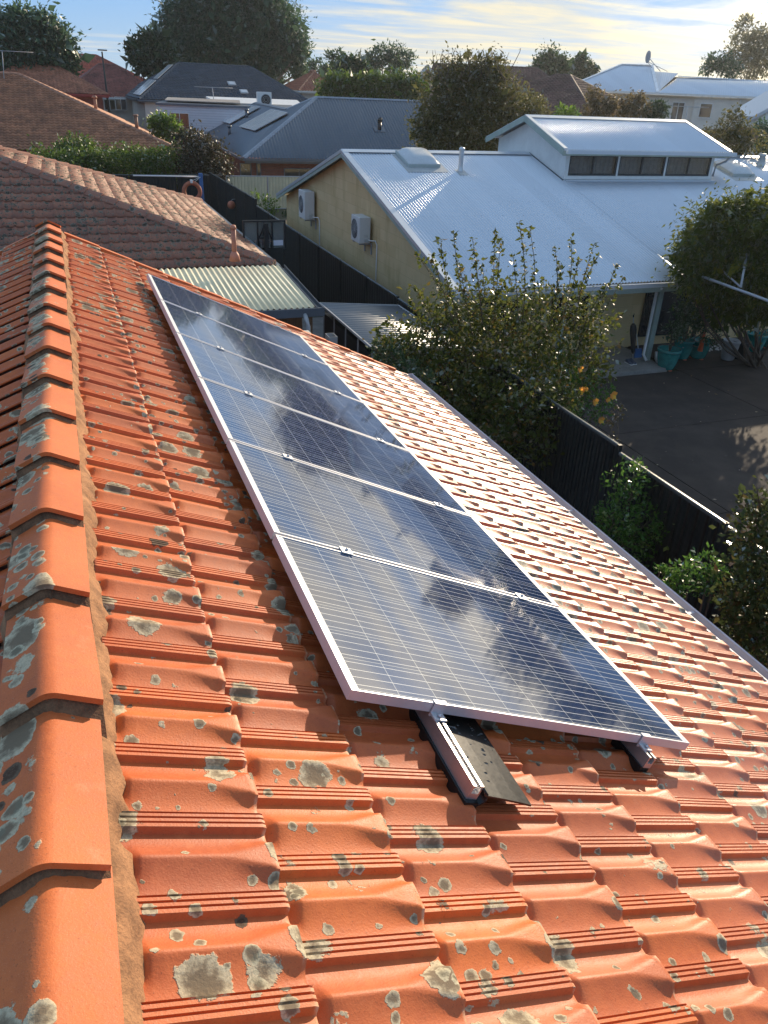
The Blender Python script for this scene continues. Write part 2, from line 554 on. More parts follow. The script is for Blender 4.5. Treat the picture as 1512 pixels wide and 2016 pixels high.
BOARD = brickmat('white_weatherboard', (0.62, 0.64, 0.67), (0.60, 0.62, 0.65), (0.35, 0.37, 0.42), 60.0, 0.18, 0.012, 'both', 0.6)


def glassmat(name, col=(0.02, 0.024, 0.028), rough=0.05):
    mt, b = newmat(name)
    out(b, pbr(b, col, rough, 0.0, None, 0.8))
    return mt


PANE = glassmat('window_glass')


def metalroof(name, col, metal, rough, lapx=0.76, stain=(0.5, 0.5, 0.5)):
    mt, b = newmat(name)
    co = b.n('ShaderNodeTexCoord').outputs['Object']
    sx = b.n('ShaderNodeSeparateXYZ', {0: co})
    n1 = b.noise(b.mapping(co, (1, 0.25, 1)), 1.1, 5.0, 0.6)
    n2 = b.noise(co, 22.0, 3.0, 0.6)
    wn = b.n('ShaderNodeTexWhiteNoise', {'W': b.math('FLOOR', b.math('DIVIDE', sx.outputs[0], lapx))}, noise_dimensions='1D').outputs[0]
    v = b.math('ADD', b.math('MULTIPLY', n1, 0.6), b.math('MULTIPLY', wn, 0.4))
    c = b.mix(b.ramp(v, 0.25, 0.75), tuple(x * 0.96 for x in col), tuple(min(1, x * 1.03) for x in col))
    r = b.math('ADD', rough - 0.06, b.math('MULTIPLY', n2, 0.14))
    out(b, pbr(b, c, r, metal, None, 0.5))
    return mt


ZINC = metalroof('zincalume_roof', (0.62, 0.65, 0.68), 0.55, 0.34)
WROOF = metalroof('white_roof_steel', (0.63, 0.67, 0.72), 0.5, 0.34)
BROOF = metalroof('slate_blue_roof_steel', (0.10, 0.125, 0.155), 0.15, 0.45)
DROOF = metalroof('charcoal_roof_steel', (0.16, 0.18, 0.20), 0.4, 0.36)


def cellmat():
    """solar glass over blue cells: busbars along x, thin gaps between cells both ways"""
    mt, b = newmat('solar_cells')
    co = b.n('ShaderNodeTexCoord').outputs['UV']
    sx = b.n('ShaderNodeSeparateXYZ', {0: co})
    x, y = sx.outputs[0], sx.outputs[1]          # metres along the slope / along the ridge

    def lines(t, period, width, off=0.0):
        f = b.math('FRACT', b.math('ADD', b.math('DIVIDE', t, period), off))
        d = b.math('ABSOLUTE', b.math('SUBTRACT', f, 0.5))
        return b.math('LESS_THAN', d, width / period / 2)
    bus = lines(y, 0.0397, 0.0021, 0.0)
    gy = lines(y, 0.0397 * 4, 0.003, 0.5)
    gx = lines(x, 0.1587, 0.003, 0.5)
    finger = b.noise(b.mapping(co, (300, 3, 1)), 1.0, 2.0)
    wn = b.n('ShaderNodeTexWhiteNoise', {'Vector': b.n('ShaderNodeCombineXYZ', {0: b.math('FLOOR', b.math('DIVIDE', x, 0.1587)), 1: b.math('FLOOR', b.math('DIVIDE', y, 0.1588))}).outputs[0]}, noise_dimensions='2D').outputs[0]
    cell = b.mix(wn, (0.010, 0.026, 0.085, 1), (0.014, 0.036, 0.11, 1))
    c = b.mix(b.math('MAXIMUM', gy, gx), cell, (0.36, 0.37, 0.37, 1))
    c = b.mix(bus, c, (0.80, 0.79, 0.73, 1))
    dust = b.noise(co, 5.0, 5.0, 0.7)
    c = b.mix(b.ramp(dust, 0.5, 0.85, 0, 0.05), c, (0.5, 0.45, 0.36, 1))
    out(b, pbr(b, c, 0.05, 0.0, None, 0.5, **{'IOR': 2.4}))
    return mt


CELLS = cellmat()
BACKSH = M('white_backsheet', (0.66, 0.66, 0.62), 0.5, var=0.05)


def acrylic():
    mt, b = newmat('clear_acrylic')
    tr = b.n('ShaderNodeBsdfTransparent', {'Color': (0.72, 0.76, 0.76, 1)})
    gl = b.n('ShaderNodeBsdfGlossy', {'Color': (0.9, 0.95, 1, 1), 'Roughness': 0.12})
    df = b.n('ShaderNodeBsdfDiffuse', {'Color': (0.3, 0.33, 0.33, 1)})
    a = b.n('ShaderNodeMixShader', {0: 0.25, 1: tr.outputs[0], 2: df.outputs[0]})
    out(b, b.n('ShaderNodeMixShader', {0: 0.07, 1: a.outputs[0], 2: gl.outputs[0]}).outputs[0])
    return mt


ACRYL = acrylic()
DOME = M('skylight_acrylic', (0.52, 0.54, 0.55), 0.25, 0.0, var=0.08, scale=2)

LEAF_PEAR = leafmat('pear_leaf', (0.042, 0.068, 0.012), (0.105, 0.118, 0.026), (0.22, 0.11, 0.03), 0.5, 0.45)
LEAF_CITRUS = leafmat('citrus_leaf', (0.045, 0.12, 0.022), (0.10, 0.20, 0.04), (0.22, 0.28, 0.08), 0.3, 0.4)
LEAF_VINE = leafmat('wisteria_leaf', (0.045, 0.075, 0.012), (0.11, 0.13, 0.022), (0.24, 0.22, 0.03), 0.55, 0.5)
LEAF_HEDGE = leafmat('hedge_leaf', (0.042, 0.085, 0.014), (0.095, 0.15, 0.028), (0.15, 0.19, 0.04), 0.6, 0.4)
LEAF_GUM = leafmat('gum_leaf', (0.034, 0.078, 0.046), (0.080, 0.140, 0.075), None, 0.6, 0.35)
LEAF_DARK = leafmat('dark_leaf', (0.028, 0.058, 0.026), (0.058, 0.098, 0.040), None, 0.6, 0.3)
LEAF_OLIVE = leafmat('olive_brown_leaf', (0.058, 0.066, 0.022), (0.115, 0.112, 0.042), (0.16, 0.11, 0.05), 0.6, 0.45)
LEAF_BRIGHT = leafmat('bright_leaf', (0.07, 0.13, 0.02), (0.13, 0.21, 0.035), None, 0.45, 0.5)
LEAF_PALE = leafmat('pale_leaf', (0.12, 0.125, 0.075), (0.21, 0.205, 0.13), None, 0.4, 0.5)
LEAF_RED = leafmat('dark_red_leaf', (0.030, 0.032, 0.018), (0.060, 0.054, 0.024), (0.11, 0.045, 0.03), 0.6, 0.3)
LEAF_GLOSS = leafmat('glossy_leaf', (0.035, 0.060, 0.020), (0.075, 0.095, 0.035), (0.12, 0.07, 0.03), 0.22, 0.35)
PETAL = leafmat('orange_petal', (0.75, 0.22, 0.04), (0.85, 0.38, 0.08), (0.9, 0.6, 0.08), 0.6, 0.5)
PETALP = leafmat('pink_petal', (0.65, 0.10, 0.12), (0.75, 0.2, 0.2), None, 0.6, 0.5)

# ------------------------------------------------------------------ roof sheets, tiles and foliage builders
def frame_of(P, U):
    P = [np.asarray(p, float) for p in P]
    U = np.asarray(U, float)
    U = U / np.linalg.norm(U)
    n = np.zeros(3)
    for i in range(len(P)):
        n += np.cross(P[i] - P[0], P[(i + 1) % len(P)] - P[0])
    n /= np.linalg.norm(n)
    if n[2] < 0:
        n = -n
    V = np.cross(n, U)
    if V[2] < 0:
        V = -V
    return P[0], U, V, n, np.array([[(p - P[0]) @ U, (p - P[0]) @ V] for p in P])


def span(poly, us):
    """lowest and highest v of a convex polygon at each u"""
    lo, hi = np.full(len(us), np.inf), np.full(len(us), -np.inf)
    for i in range(len(poly)):
        (u0, v0), (u1, v1) = poly[i], poly[(i + 1) % len(poly)]
        if abs(u1 - u0) < 1e-9:
            continue
        t = (us - u0) / (u1 - u0)
        ok = (t >= -1e-6) & (t <= 1 + 1e-6)
        v = v0 + t * (v1 - v0)
        lo = np.where(ok, np.minimum(lo, v), lo)
        hi = np.where(ok, np.maximum(hi, v), hi)
    return lo, hi


def usamples(poly, step):
    u0, u1 = poly[:, 0].min(), poly[:, 0].max()
    us = np.arange(math.floor(u0 / step), math.ceil(u1 / step) + 1) * step
    us = np.concatenate([us[(us > u0) & (us < u1)], poly[:, 0]])
    us = np.unique(np.round(us, 5))
    return us[(us >= u0 - 1e-6) & (us <= u1 + 1e-6)]


def corrug(name, P, U, mat, parent=None, pitch=0.076, amp=0.008, k=6, drop=0.0):
    """corrugated sheet over a convex roof polygon; the waves run up the slope"""
    O, U, V, n, poly = frame_of(P, U)
    us = usamples(poly, pitch / k)
    lo, hi = span(poly, us)
    h = amp * np.cos(us / pitch * 2 * math.pi)
    A = O + us[:, None] * U + lo[:, None] * V + h[:, None] * n
    B = O + us[:, None] * U + hi[:, None] * V + h[:, None] * n
    N = len(us)
    v = np.concatenate([A, B])
    i = np.arange(N - 1)
    f = np.stack([i, i + 1, i + 1 + N, i + N], 1)
    # a turned-down lower edge, so the sheet end shows its waves
    E2 = A - n * 0.012 - V * 0.002
    v = np.concatenate([v, E2])
    f = np.concatenate([f, np.stack([i + 2 * N, i + 1 + 2 * N, i + 1, i], 1)])
    if n @ np.cross(v[1] - v[0], v[N] - v[0]) < 0:
        f = f[:, ::-1]
    return mesh_np(name, v, f, mat, parent, True)


def roman(t):
    return 0.042 * np.clip(np.cos(2 * math.pi * t), -0.3, 1)


def tiles(name, P, U, mat, parent=None, pitch=0.30, gauge=0.33, lift=0.045, k=8, prof=roman, jit=0.004):
    """tiled roof plane: courses of profiled tiles, each lapping the one below"""
    O, U, V, n, poly = frame_of(P, U)
    vs, fs, at_ = [], [], []
    v0, v1 = poly[:, 1].min(), poly[:, 1].max()
    us0 = usamples(poly, pitch / k)
    lo, hi = span(poly, us0)
    base = 0
    h = prof(us0 / pitch)
    for c in range(int(math.ceil((v1 - v0) / gauge))):
        a, b = v0 + c * gauge, v0 + (c + 1) * gauge
        va, vb = np.clip(a, lo, hi), np.clip(b, lo, hi)
        keep = (vb - va) > 1e-4
        if keep.sum() < 2:
            continue
        idx = np.where(keep)[0]
        i0, i1 = max(idx[0] - 1, 0), min(idx[-1] + 2, len(us0))
        us, A, B, hh = us0[i0:i1], va[i0:i1], vb[i0:i1], h[i0:i1]
        cell = np.floor(us / pitch + 0.5).astype(int)
        r = np.sin(cell * 12.9898 + c * 78.233) * 43758.5453
        r = r - np.floor(r)
        up = lift * (1 - (A - a) / gauge) + jit * (r - 0.5)
        upb = lift * (1 - (B - a) / gauge) + jit * (r - 0.5)
        rows = [O + us[:, None] * U + A[:, None] * V + (hh + up - 0.035)[:, None] * n,
                O + us[:, None] * U + A[:, None] * V + (hh + up)[:, None] * n,
                O + us[:, None] * U + B[:, None] * V + (hh + upb)[:, None] * n]
        N = len(us)
        vs += rows
        at_ += [r, r, r]
        i = np.arange(N - 1)
        for q in (0, 1):
            fs.append(base + np.stack([i + q * N, i + 1 + q * N, i + 1 + (q + 1) * N, i + (q + 1) * N], 1))
        base += 3 * N
    v, f = np.concatenate(vs), np.concatenate(fs)
    q = f[len(f) // 2]
    return mesh_np(name, v, f, mat, parent, False, np.concatenate(at_))


def capping(name, lines, mat, parent, w=0.15, h=0.075, seg=0.42, rise=0.02):
    """ridge and hip tiles laid end over end along the given lines"""
    mb = MB()
    for a, b in lines:
        a, b = np.asarray(a, float), np.asarray(b, float)
        L = np.linalg.norm(b - a)
        d = (b - a) / L
        x = np.cross(d, (0, 0, 1.0))
        x /= np.linalg.norm(x)
        z = np.cross(x, d)
        n = max(1, int(L / seg))
        for i in range(n):
            p0, p1 = a + d * (L * i / n), a + d * (L * (i + 1) / n + 0.03)
            path = [(p0 + z * rise, x, z), (p1, x, z)]
            mb.sweep([(-w, -0.05), (-w, -0.02), (-w * 0.5, h * 0.62), (0, h), (w * 0.5, h * 0.62), (w, -0.02), (w, -0.05)], path)
    return mb.build(name, mat, parent)


def rotz(P, c, a):
    ca, sa = math.cos(a), math.sin(a)
    return [np.array([c[0] + (p[0] - c[0]) * ca - (p[1] - c[1]) * sa, c[1] + (p[0] - c[0]) * sa + (p[1] - c[1]) * ca, p[2]]) for p in P]


def hip_house(root, x0, x1, y0, y1, z0, z1, hx, rot=0.0, kind='tile', roof_m=None, cap_m=None, wall_m=None, fascia_m=None, ground=0.0,
              pitch=0.3, gauge=0.33, over=0.5, hx1=None, amp=0.009, planes=4, cpitch=0.076, ck=4, capw=0.15):
    """hip-roofed house: four roof planes, capping, fascia with gutter and walls. hx: run of the hip at each end"""
    hx1 = hx if hx1 is None else hx1
    c = (x0, y0)
    ym = (y0 + y1) / 2
    q = rotz([(x0, y0, z0), (x1, y0, z0), (x1, y1, z0), (x0, y1, z0), (x0 + hx, ym, z1), (x1 - hx1, ym, z1)], c, rot)
    ux = rotz([(1, 0, 0)], (0, 0), rot)[0]
    uy = rotz([(0, 1, 0)], (0, 0), rot)[0]
    polys = [([q[0], q[1], q[5], q[4]], ux), ([q[1], q[2], q[5]], uy), ([q[3], q[0], q[4]], uy), ([q[2], q[3], q[4], q[5]], ux)][:planes]
    for P, U in polys:
        if kind == 'tile':
            tiles('roof', P, U, roof_m, root, pitch, gauge)
        else:
            corrug('roof', P, U, roof_m, root, cpitch, amp, ck)
    lines = [(q[0], q[4]), (q[1], q[5]), (q[4], q[5]), (q[3], q[4]), (q[2], q[5])]
    if kind == 'tile':
        capping('ridge_capping', lines, cap_m, root, capw)
    else:
        mb = MB()
        for a, b in lines:
            d = (b - a) / np.linalg.norm(b - a)
            x = np.cross(d, (0, 0, 1.0))
            x /= np.linalg.norm(x)
            z = np.cross(x, d)
            mb.sweep([(-capw, -0.035), (-0.02, 0.03), (0, 0.045), (0.02, 0.03), (capw, -0.035), (0, 0.0)], [(a, x, z), (b, x, z)])
        mb.build('ridge_capping', cap_m, root)
    mb = MB()
    wmb = MB()
    for i in range(4):
        a, b = q[i], q[(i + 1) % 4]
        d = (b - a) / np.linalg.norm(b - a)
        nrm = np.array([d[1], -d[0], 0])
        mb.beam(a + nrm * 0.05 - [0, 0, 0.09], b + nrm * 0.05 + d * 0.1 - [0, 0, 0.09], 0.12, 0.13)
        mb.beam(a - nrm * 0.03 - [0, 0, 0.14], b - nrm * 0.03 - [0, 0, 0.14], 0.04, 0.22)
    mb.build('gutter', fascia_m, root)
    w = rotz([(x0 + over, y0 + over, ground), (x1 - over, y0 + over, ground), (x1 - over, y1 - over, ground), (x0 + over, y1 - over, ground)], c, rot)
    wmb.prism(w, (0, 0, z0 - 0.12 - ground))
    wmb.build('wall', wall_m, root)
    return q, ux, uy


def window(root, c, ux, uz, w, h, fr_m=WHITEP, pane_m=PANE, bars=1, nrm=None, t=0.05, name='window'):
    """framed window standing proud of a wall: frame with pane below it"""
    c, ux, uz = (np.asarray(q, float) for q in (c, ux, uz))
    ny = np.cross(ux, uz)
    ny = ny / np.linalg.norm(ny)
    mb = MB()
    for s in (-1, 1):
        mb.obox(c + ux * s * (w / 2 - t / 2), ux, ny, uz, t, 0.06, h)
        mb.obox(c + uz * s * (h / 2 - t / 2), ux, ny, uz, w - 2 * t, 0.058, t)
    for i in range(1, bars + 1):
        mb.obox(c + ux * (w * i / (bars + 1) - w / 2), ux, ny, uz, t * 0.9, 0.056, h - 2 * t)
    f = mb.build(name, fr_m, root)
    MB().obox(c, ux, ny, uz, w - t, 0.03, h - t).build('pane', pane_m, f)
    return f


def leaves(P, size, aspect=0.45, droop=0.0, outw=None, jit=0.35, fold=0.12):
    """leaf-sized folded diamonds at points P, each pointing its own way"""
    P = np.asarray(P, float)
    n = len(P)
    d = rng.normal(size=(n, 3))
    if outw is not None:
        d = d * 0.75 + outw
    d[:, 2] -= droop
    d /= np.linalg.norm(d, axis=1)[:, None]
    w = np.cross(d, rng.normal(size=(n, 3)))
    w /= np.linalg.norm(w, axis=1)[:, None] + 1e-9
    nn = np.cross(d, w)
    L = (size * (1 + jit * rng.normal(size=n)).clip(0.4, 1.8))[:, None]
    W = L * aspect * 0.5
    a, b = P, P + d * L
    m1 = P + d * L * 0.42 + w * W + nn * L * fold
    m2 = P + d * L * 0.42 - w * W + nn * L * fold
    v = np.stack([a, m1, b, m2], 1).reshape(-1, 3)
    f = np.arange(4 * n).reshape(n, 4)
    return v, f


def crown_pts(blobs, n, clumps=40, sig=0.18, shell=0.55, flat=1.0):
    """points gathered in twig clumps through the outer part of each blob; blobs: (centre, radius)"""
    w = np.array([r ** 2 for _, r in blobs])
    w /= w.sum()
    pts, outs = [], []
    for (c, r), k in zip(blobs, (w * n).astype(int)):
        if k < 3:
            continue
        m = max(3, int(clumps * k / n * len(blobs)))
        d = rng.normal(size=(m, 3))
        d /= np.linalg.norm(d, axis=1)[:, None]
        rr = r * (shell + (1 - shell) * rng.random(m) ** 0.6) * (1 + 0.16 * rng.normal(size=m))
        d[:, 2] *= flat
        cc = np.asarray(c) + d * rr[:, None]
        wt = 0.3 + rng.random(m)
        j = rng.choice(m, k, p=wt / wt.sum())
        p = cc[j] + rng.normal(size=(k, 3)) * (sig * r) * (0.6 + 0.8 * rng.random(m))[j][:, None]
        pts.append(p)
        outs.append(d[j])
    return np.concatenate(pts), np.concatenate(outs)


def limb(mb, a, b, r0, r1, bend=0.1, n=5, k=7):
    a, b = np.asarray(a, float), np.asarray(b, float)
    off = rng.normal(size=3) * np.linalg.norm(b - a) * bend
    pts = [a + (b - a) * t + off * math.sin(math.pi * t) for t in np.linspace(0, 1, n)]
    mb.tube(pts, list(np.linspace(r0, r1, n)), k)
    return pts


def tree(name, label, cat, base, blobs, leaf_m, n, size, trunk_r=0.2, bark=None, group=None, clumps=45, sig=0.2, aspect=0.45, droop=0.1, fork=0.4, shell=0.5, stems=1, flat=1.0, dense=0.0):
    root = thing(name, label, cat, tuple(base), group)
    base = np.asarray(base, float)
    cen = np.mean([c for c, _ in blobs], 0)
    mb = MB()
    fk = base + (cen - base) * fork
    fk[:2] = base[:2] + (cen[:2] - base[:2]) * fork * 0.5
    if stems == 1:
        limb(mb, base - [0, 0, 0.1], fk, trunk_r, trunk_r * 0.75, 0.03)
    for c, r in blobs:
        s = fk if stems == 1 else base + np.append(rng.normal(size=2) * 0.15, 0)
        limb(mb, s, np.asarray(c) + rng.normal(size=3) * r * 0.15, trunk_r * 0.6, trunk_r * 0.14, 0.06)
        for _ in range(3):
            d = rng.normal(size=3)
            d /= np.linalg.norm(d)
            limb(mb, np.asarray(c) - d * 0.1 * r, np.asarray(c) + d * r * 0.85, trunk_r * 0.18, trunk_r * 0.05, 0.08, 4, 5)
    mb.build('trunk', bark or BARK, root)
    P, o = crown_pts(blobs, n, clumps, sig, shell, flat)
    v, f = leaves(P, size, aspect, droop, o * 0.6)
    if dense:
        P2, o2 = crown_pts([(c, r * 0.8) for c, r in blobs], int(n * dense), clumps, sig * 1.3, 0.1, flat)
        v2, f2 = leaves(P2, size * 2.2, 0.6, droop, o2 * 0.3)
        v, f = np.concatenate([v, v2]), np.concatenate([f, f2 + len(v)])
    mesh_np('crown', v, f, leaf_m, root)
    return root


def pxblobs(L, D, F=FPX):
    """crown lumps given by their place in the view at a distance D: real size, with depth"""
    o = []
    for (px, py, r, *dd) in L:
        p = at(px, py, D + (dd[0] if dd else 0))
        o.append((p, r * np.linalg.norm(p - CAM) / F * 0.92))
    return o


def ground_at(px, py, D, z=0.0):
    p = at(px, py, D)
    return (p[0], p[1], z)


# ------------------------------------------------------------------ the setting
mt, b = newmat('dry_garden_ground')
co = b.n('ShaderNodeTexCoord').outputs['Object']
n1, n2 = b.noise(co, 0.35, 5.0, 0.6), b.noise(co, 18.0, 4.0, 0.7)
c = b.mix(b.ramp(n1, 0.4, 0.6), (0.075, 0.062, 0.045, 1), (0.055, 0.062, 0.028, 1))
c = b.mix(b.ramp(n2, 0.4, 0.7, 0, 0.5), c, (0.13, 0.11, 0.08, 1))
out(b, pbr(b, c, 0.95, 0, bump(b, n2, 0.6, 0.02), 0.2))
GROUND = mt
S = 1400
gm = MB()
gm.add([(-S, -S, 0), (S, -S, 0), (S, S, 0), (-S, S, 0)], [(0, 1, 2, 3)])
tag(gm.build('ground', GROUND), kind='structure')

mt, b = newmat('oiled_driveway')
co = b.n('ShaderNodeTexCoord').outputs['Object']
n1, n2 = b.noise(co, 1.2, 5.0, 0.65), b.noise(co, 70.0, 3.0, 0.7)
c = b.mix(b.ramp(n1, 0.35, 0.7), (0.038, 0.028, 0.023, 1), (0.062, 0.046, 0.037, 1))
c = b.mix(b.ramp(n2, 0.5, 0.75, 0, 0.5), c, (0.085, 0.07, 0.06, 1))
c = b.mix(b.ramp(b.noise(co, 3.1, 4.0, 0.7), 0.66, 0.74, 0, 0.35), c, (0.14, 0.115, 0.095, 1))
out(b, pbr(b, c, 0.85, 0, bump(b, n2, 0.4, 0.004), 0.3))
DRIVE = mt
dr = MB()
xs, ys = [7.95, 10.75, 15.4, 20.0, 30.0], [-2.0, 5.0, 9.35, 13.05, 16.44]
for i in range(4):
    for j in range(4):
        g = 0.010
        dr.box(xs[i] + g, xs[i + 1] - g, ys[j] + g, ys[j + 1] - g, 0.004, 0.05)
dr.box(15.4 + 0.01, 30, 16.44 + 0.01, 18.78, 0.004, 0.05)
tag(dr.build('driveway', DRIVE, None, 0.006), kind='structure')

vb = MB()
vb.box(8.95, 15.0, 16.46, 18.6, 0.0, 0.15)
tag(vb.build('verandah_slab', CONC, None, 0.012), kind='structure')
pth = MB()
pth.box(4.6, 7.55, 8.9, 24.0, 0.003, 0.03)
tag(pth.build('path', CONC, None, 0.006), kind='structure')

# ------------------------------------------------------------------ our own house: clay tiled gable roof
TH = R_(25.2)
TN, TC, TS = math.tan(TH), math.cos(TH), math.sin(TH)
APEX = 5.224
GP, GG = 0.222, 0.355          # tile cover width, course gauge
YN, YF = -2.6, 8.86


def smooth(x, a, b):
    t = np.clip((x - a) / (b - a), 0, 1)
    return t * t * (3 - 2 * t)


def marseille(w, v):
    """height of a pressed clay tile: w runs across one tile from the far edge, v down its exposed length"""
    W, Vv = np.meshgrid(w, v)
    # ribbed interlock band
    band = 0.0178 * (1 - smooth(W, 0.195, 0.225))
    gro = np.zeros_like(W)
    for a, b2 in ((0.0, 0.022), (0.062, 0.086), (0.126, 0.150)):
        gro = np.maximum(gro, ((W > a) & (W < b2)) * 1.0)
    start = smooth(Vv, 0.012, 0.03)
    band = band - 0.0055 * gro * start
    t = np.clip((Vv - 0.66) / 0.34, 0, 1)
    far0, far1 = 0.33 - 0.02 * t, 0.565 - 0.15 * t
    top = 0.60 + 0.165 * t
    end = 0.97 - 0.06 * t
    up = np.clip((W - far0) / (far1 - far0), 0, 1)
    up = up ** 1.5
    dn = np.clip((W - top) / (end - top), 0, 1)
    dn = (1 - dn) ** (1.65 + 0.9 * t)
    roll = np.where(W < top, up, dn) * 0.0235 * (1 + 0.10 * t)
    rs = smooth(Vv, 0.03, 0.115)
    roll = roll * rs
    nub = -0.007 * (1 - smooth(Vv, 0.08, 0.125)) * smooth(Vv, 0.02, 0.05) * np.exp(-((W - 0.72) / 0.11) ** 2)
    return np.where(W < 0.225, band, roll + nub)


WS = np.array([0, 0.002, 0.020, 0.024, 0.042, 0.060, 0.064, 0.084, 0.088, 0.106, 0.124, 0.128, 0.148, 0.152, 0.175, 0.195, 0.204, 0.214, 0.228, 0.26, 0.31, 0.36, 0.41, 0.46, 0.50, 0.54, 0.57, 0.595, 0.615, 0.64, 0.67, 0.70, 0.73, 0.76, 0.79, 0.82, 0.86, 0.90, 0.94, 0.975, 0.9985])
VS = np.array([0, 0.014, 0.028, 0.045, 0.065, 0.085, 0.105, 0.125, 0.2, 0.4, 0.6, 0.68, 0.74, 0.8, 0.85, 0.9, 0.94, 0.97, 0.99, 1.0])


def clay_slope(side, y0, y1, name, parent, ws=WS, vs=VS):
    """one slope of the roof, tile by tile; side +1 falls to +X"""
    n_c = 12
    H = marseille(ws, vs)
    # rounded, slightly drooping lower lip
    lip = -0.004 * smooth(vs, 0.97, 1.0) ** 2
    H = H + lip[:, None]
    nw, nv = len(ws), len(vs)
    ii, jj = np.meshgrid(np.arange(nv), np.arange(nw - 1), indexing='ij')
    allv, allf, alla, lapv = [], [], [], []
    base = 0
    for k in range(-1, n_c):
        s0 = 0.128 + GG * k
        off = 0.190 + (GP / 2 if (k % 2 != 0) else 0.0) + (0.07 if side < 0 else 0)
        n0 = int(math.floor((y0 - off) / GP)) - 1
        n1 = int(math.ceil((y1 - off) / GP)) + 1
        for j in range(n0, n1):
            yc = off + j * GP + 0.10 * GP           # far edge of the rib band
            r = random.random()
            dz, tw, ds = random.gauss(0, 0.0012), random.gauss(0, 0.0016), random.gauss(0, 0.0025)
            vv = vs
            sl = s0 + GG * vv + ds
            y = yc - ws * GP if side > 0 else yc - (1 - ws) * GP
            y = np.clip(y, y0, y1)
            if y.max() - y.min() < 0.01:
                continue
            nn = 0.003 + 0.0215 * vv[:, None] + H + dz + tw * (vv[:, None] - 0.5) + 0.0
            # skirt row: the visible thickness of the tile at its lower edge
            sl2 = np.append(sl, sl[-1] - 0.003)
            nn2 = np.vstack([nn, nn[-1:] - 0.0245])
            sl2 = np.maximum(sl2, 0.132)
            if sl2.max() - sl2.min() < 0.02:
                continue
            X = side * (sl2[:, None] * TC + nn2 * TS)
            Z = APEX - sl2[:, None] * TS + nn2 * TC
            Y = np.broadcast_to(y, X.shape)
            allv.append(np.stack([X, Y, Z], -1).reshape(-1, 3))
            q = np.stack([ii * nw + jj, ii * nw + jj + 1, (ii + 1) * nw + jj + 1, (ii + 1) * nw + jj], -1).reshape(-1, 4)
            if side < 0:
                pass
            allf.append(base + q)
            alla.append(np.full(nw * (nv + 1), r))
            lapv.append(np.repeat(np.append(vv, 1.0), nw))
            base += nw * (nv + 1)
    o = mesh_np(name, np.concatenate(allv), np.concatenate(allf), TILE, parent, True, np.concatenate(alla))
    la = o.data.attributes.new('lap', 'FLOAT', 'POINT')
    la.data.foreach_set('value', np.concatenate(lapv).astype(np.float32))
    return o


def sharp_by_angle(o, deg=32):
    me = o.data
    me.set_sharp_from_angle(angle=R_(deg))


house = thing('tiled_house', 'house with bright orange clay tile roof carrying the row of six solar panels', 'house', (0, 4, 0))
roof_r = clay_slope(1, YN, YF, 'roof_slope', house)
sharp_by_angle(roof_r)
WL = WS[[0, 1, 2, 4, 6, 8, 10, 12, 14, 15, 17, 19, 21, 23, 25, 27, 29, 32, 35, 38, 40]]
VL = VS[[0, 2, 5, 7, 9, 11, 13, 15, 17, 19]]
roof_l = clay_slope(-1, YN, YF, 'roof_slope', house, WL, VL)
sharp_by_angle(roof_l)

# ridge tiles: each near end rides over the next tile towards the camera
CW, CH = 0.112, 0.062


def cap_profile(w, h, thick):
    pts = []
    for t in (-1, -0.85, -0.55, -0.3, -0.2, -0.14, -0.07, 0, 0.07, 0.14, 0.2, 0.3, 0.55, 0.85, 1):
        a = abs(t)
        z = -a * w * 0.49 if a > 0.2 else -0.49 * w * (0.1 + a * a / 0.4)
        pts.append((t * w, z + h))
    inner = [(x * 0.97, z - thick) for x, z in reversed(pts)]
    return pts + inner


y = -2.3
k = 0
while y < YF - 0.05:
    near, far = 1.10 + 0.475 * k - 3.325, 1.10 + 0.475 * (k + 1) - 3.325
    k += 1
    y = far
    far = min(far, YF + 0.02)
    mb = MB()
    j1, j2, j3 = random.gauss(0, 0.004), random.gauss(0, 0.003), random.gauss(0, 0.004)
    o0 = np.array([j1, near - 0.008 + j3, APEX + 0.060 + j2])
    o1 = np.array([-j1 * 0.5, far + 0.02, APEX + 0.017 + j2])
    X, Z = np.array([1, 0, 0.0]), np.array([0, 0, 1.0])
    mb.sweep(cap_profile(CW * 1.06, 0.078, 0.017), [(o0, X, Z), (o0 * 0.97 + o1 * 0.03, X * 1.0, Z), (o1, X * 0.93, Z)], True)
    cp = mb.build('ridge_cap', CAPM, roof_r)
    sharp_by_angle(cp, 40)
    # pointing mortar that closes the open near end
    prof = cap_profile(CW * 1.02, 0.062, 0.012)[:15]
    v = []
    for (a, z) in prof:
        v.append((a + j1, near + 0.006 + j3 + random.gauss(0, 0.002), APEX + 0.056 + z + j2))
    for (a, z) in prof:
        v.append((a * 1.0 + j1, near - 0.058 + j3 + random.gauss(0, 0.004), APEX + z * 1.0 + 0.001 + j2 + random.gauss(0, 0.003)))
    f = [(i, i + 1, i + 16, i + 15) for i in range(14)]
    MB().add(v, f).build('pointing', CAPFACE, cp)
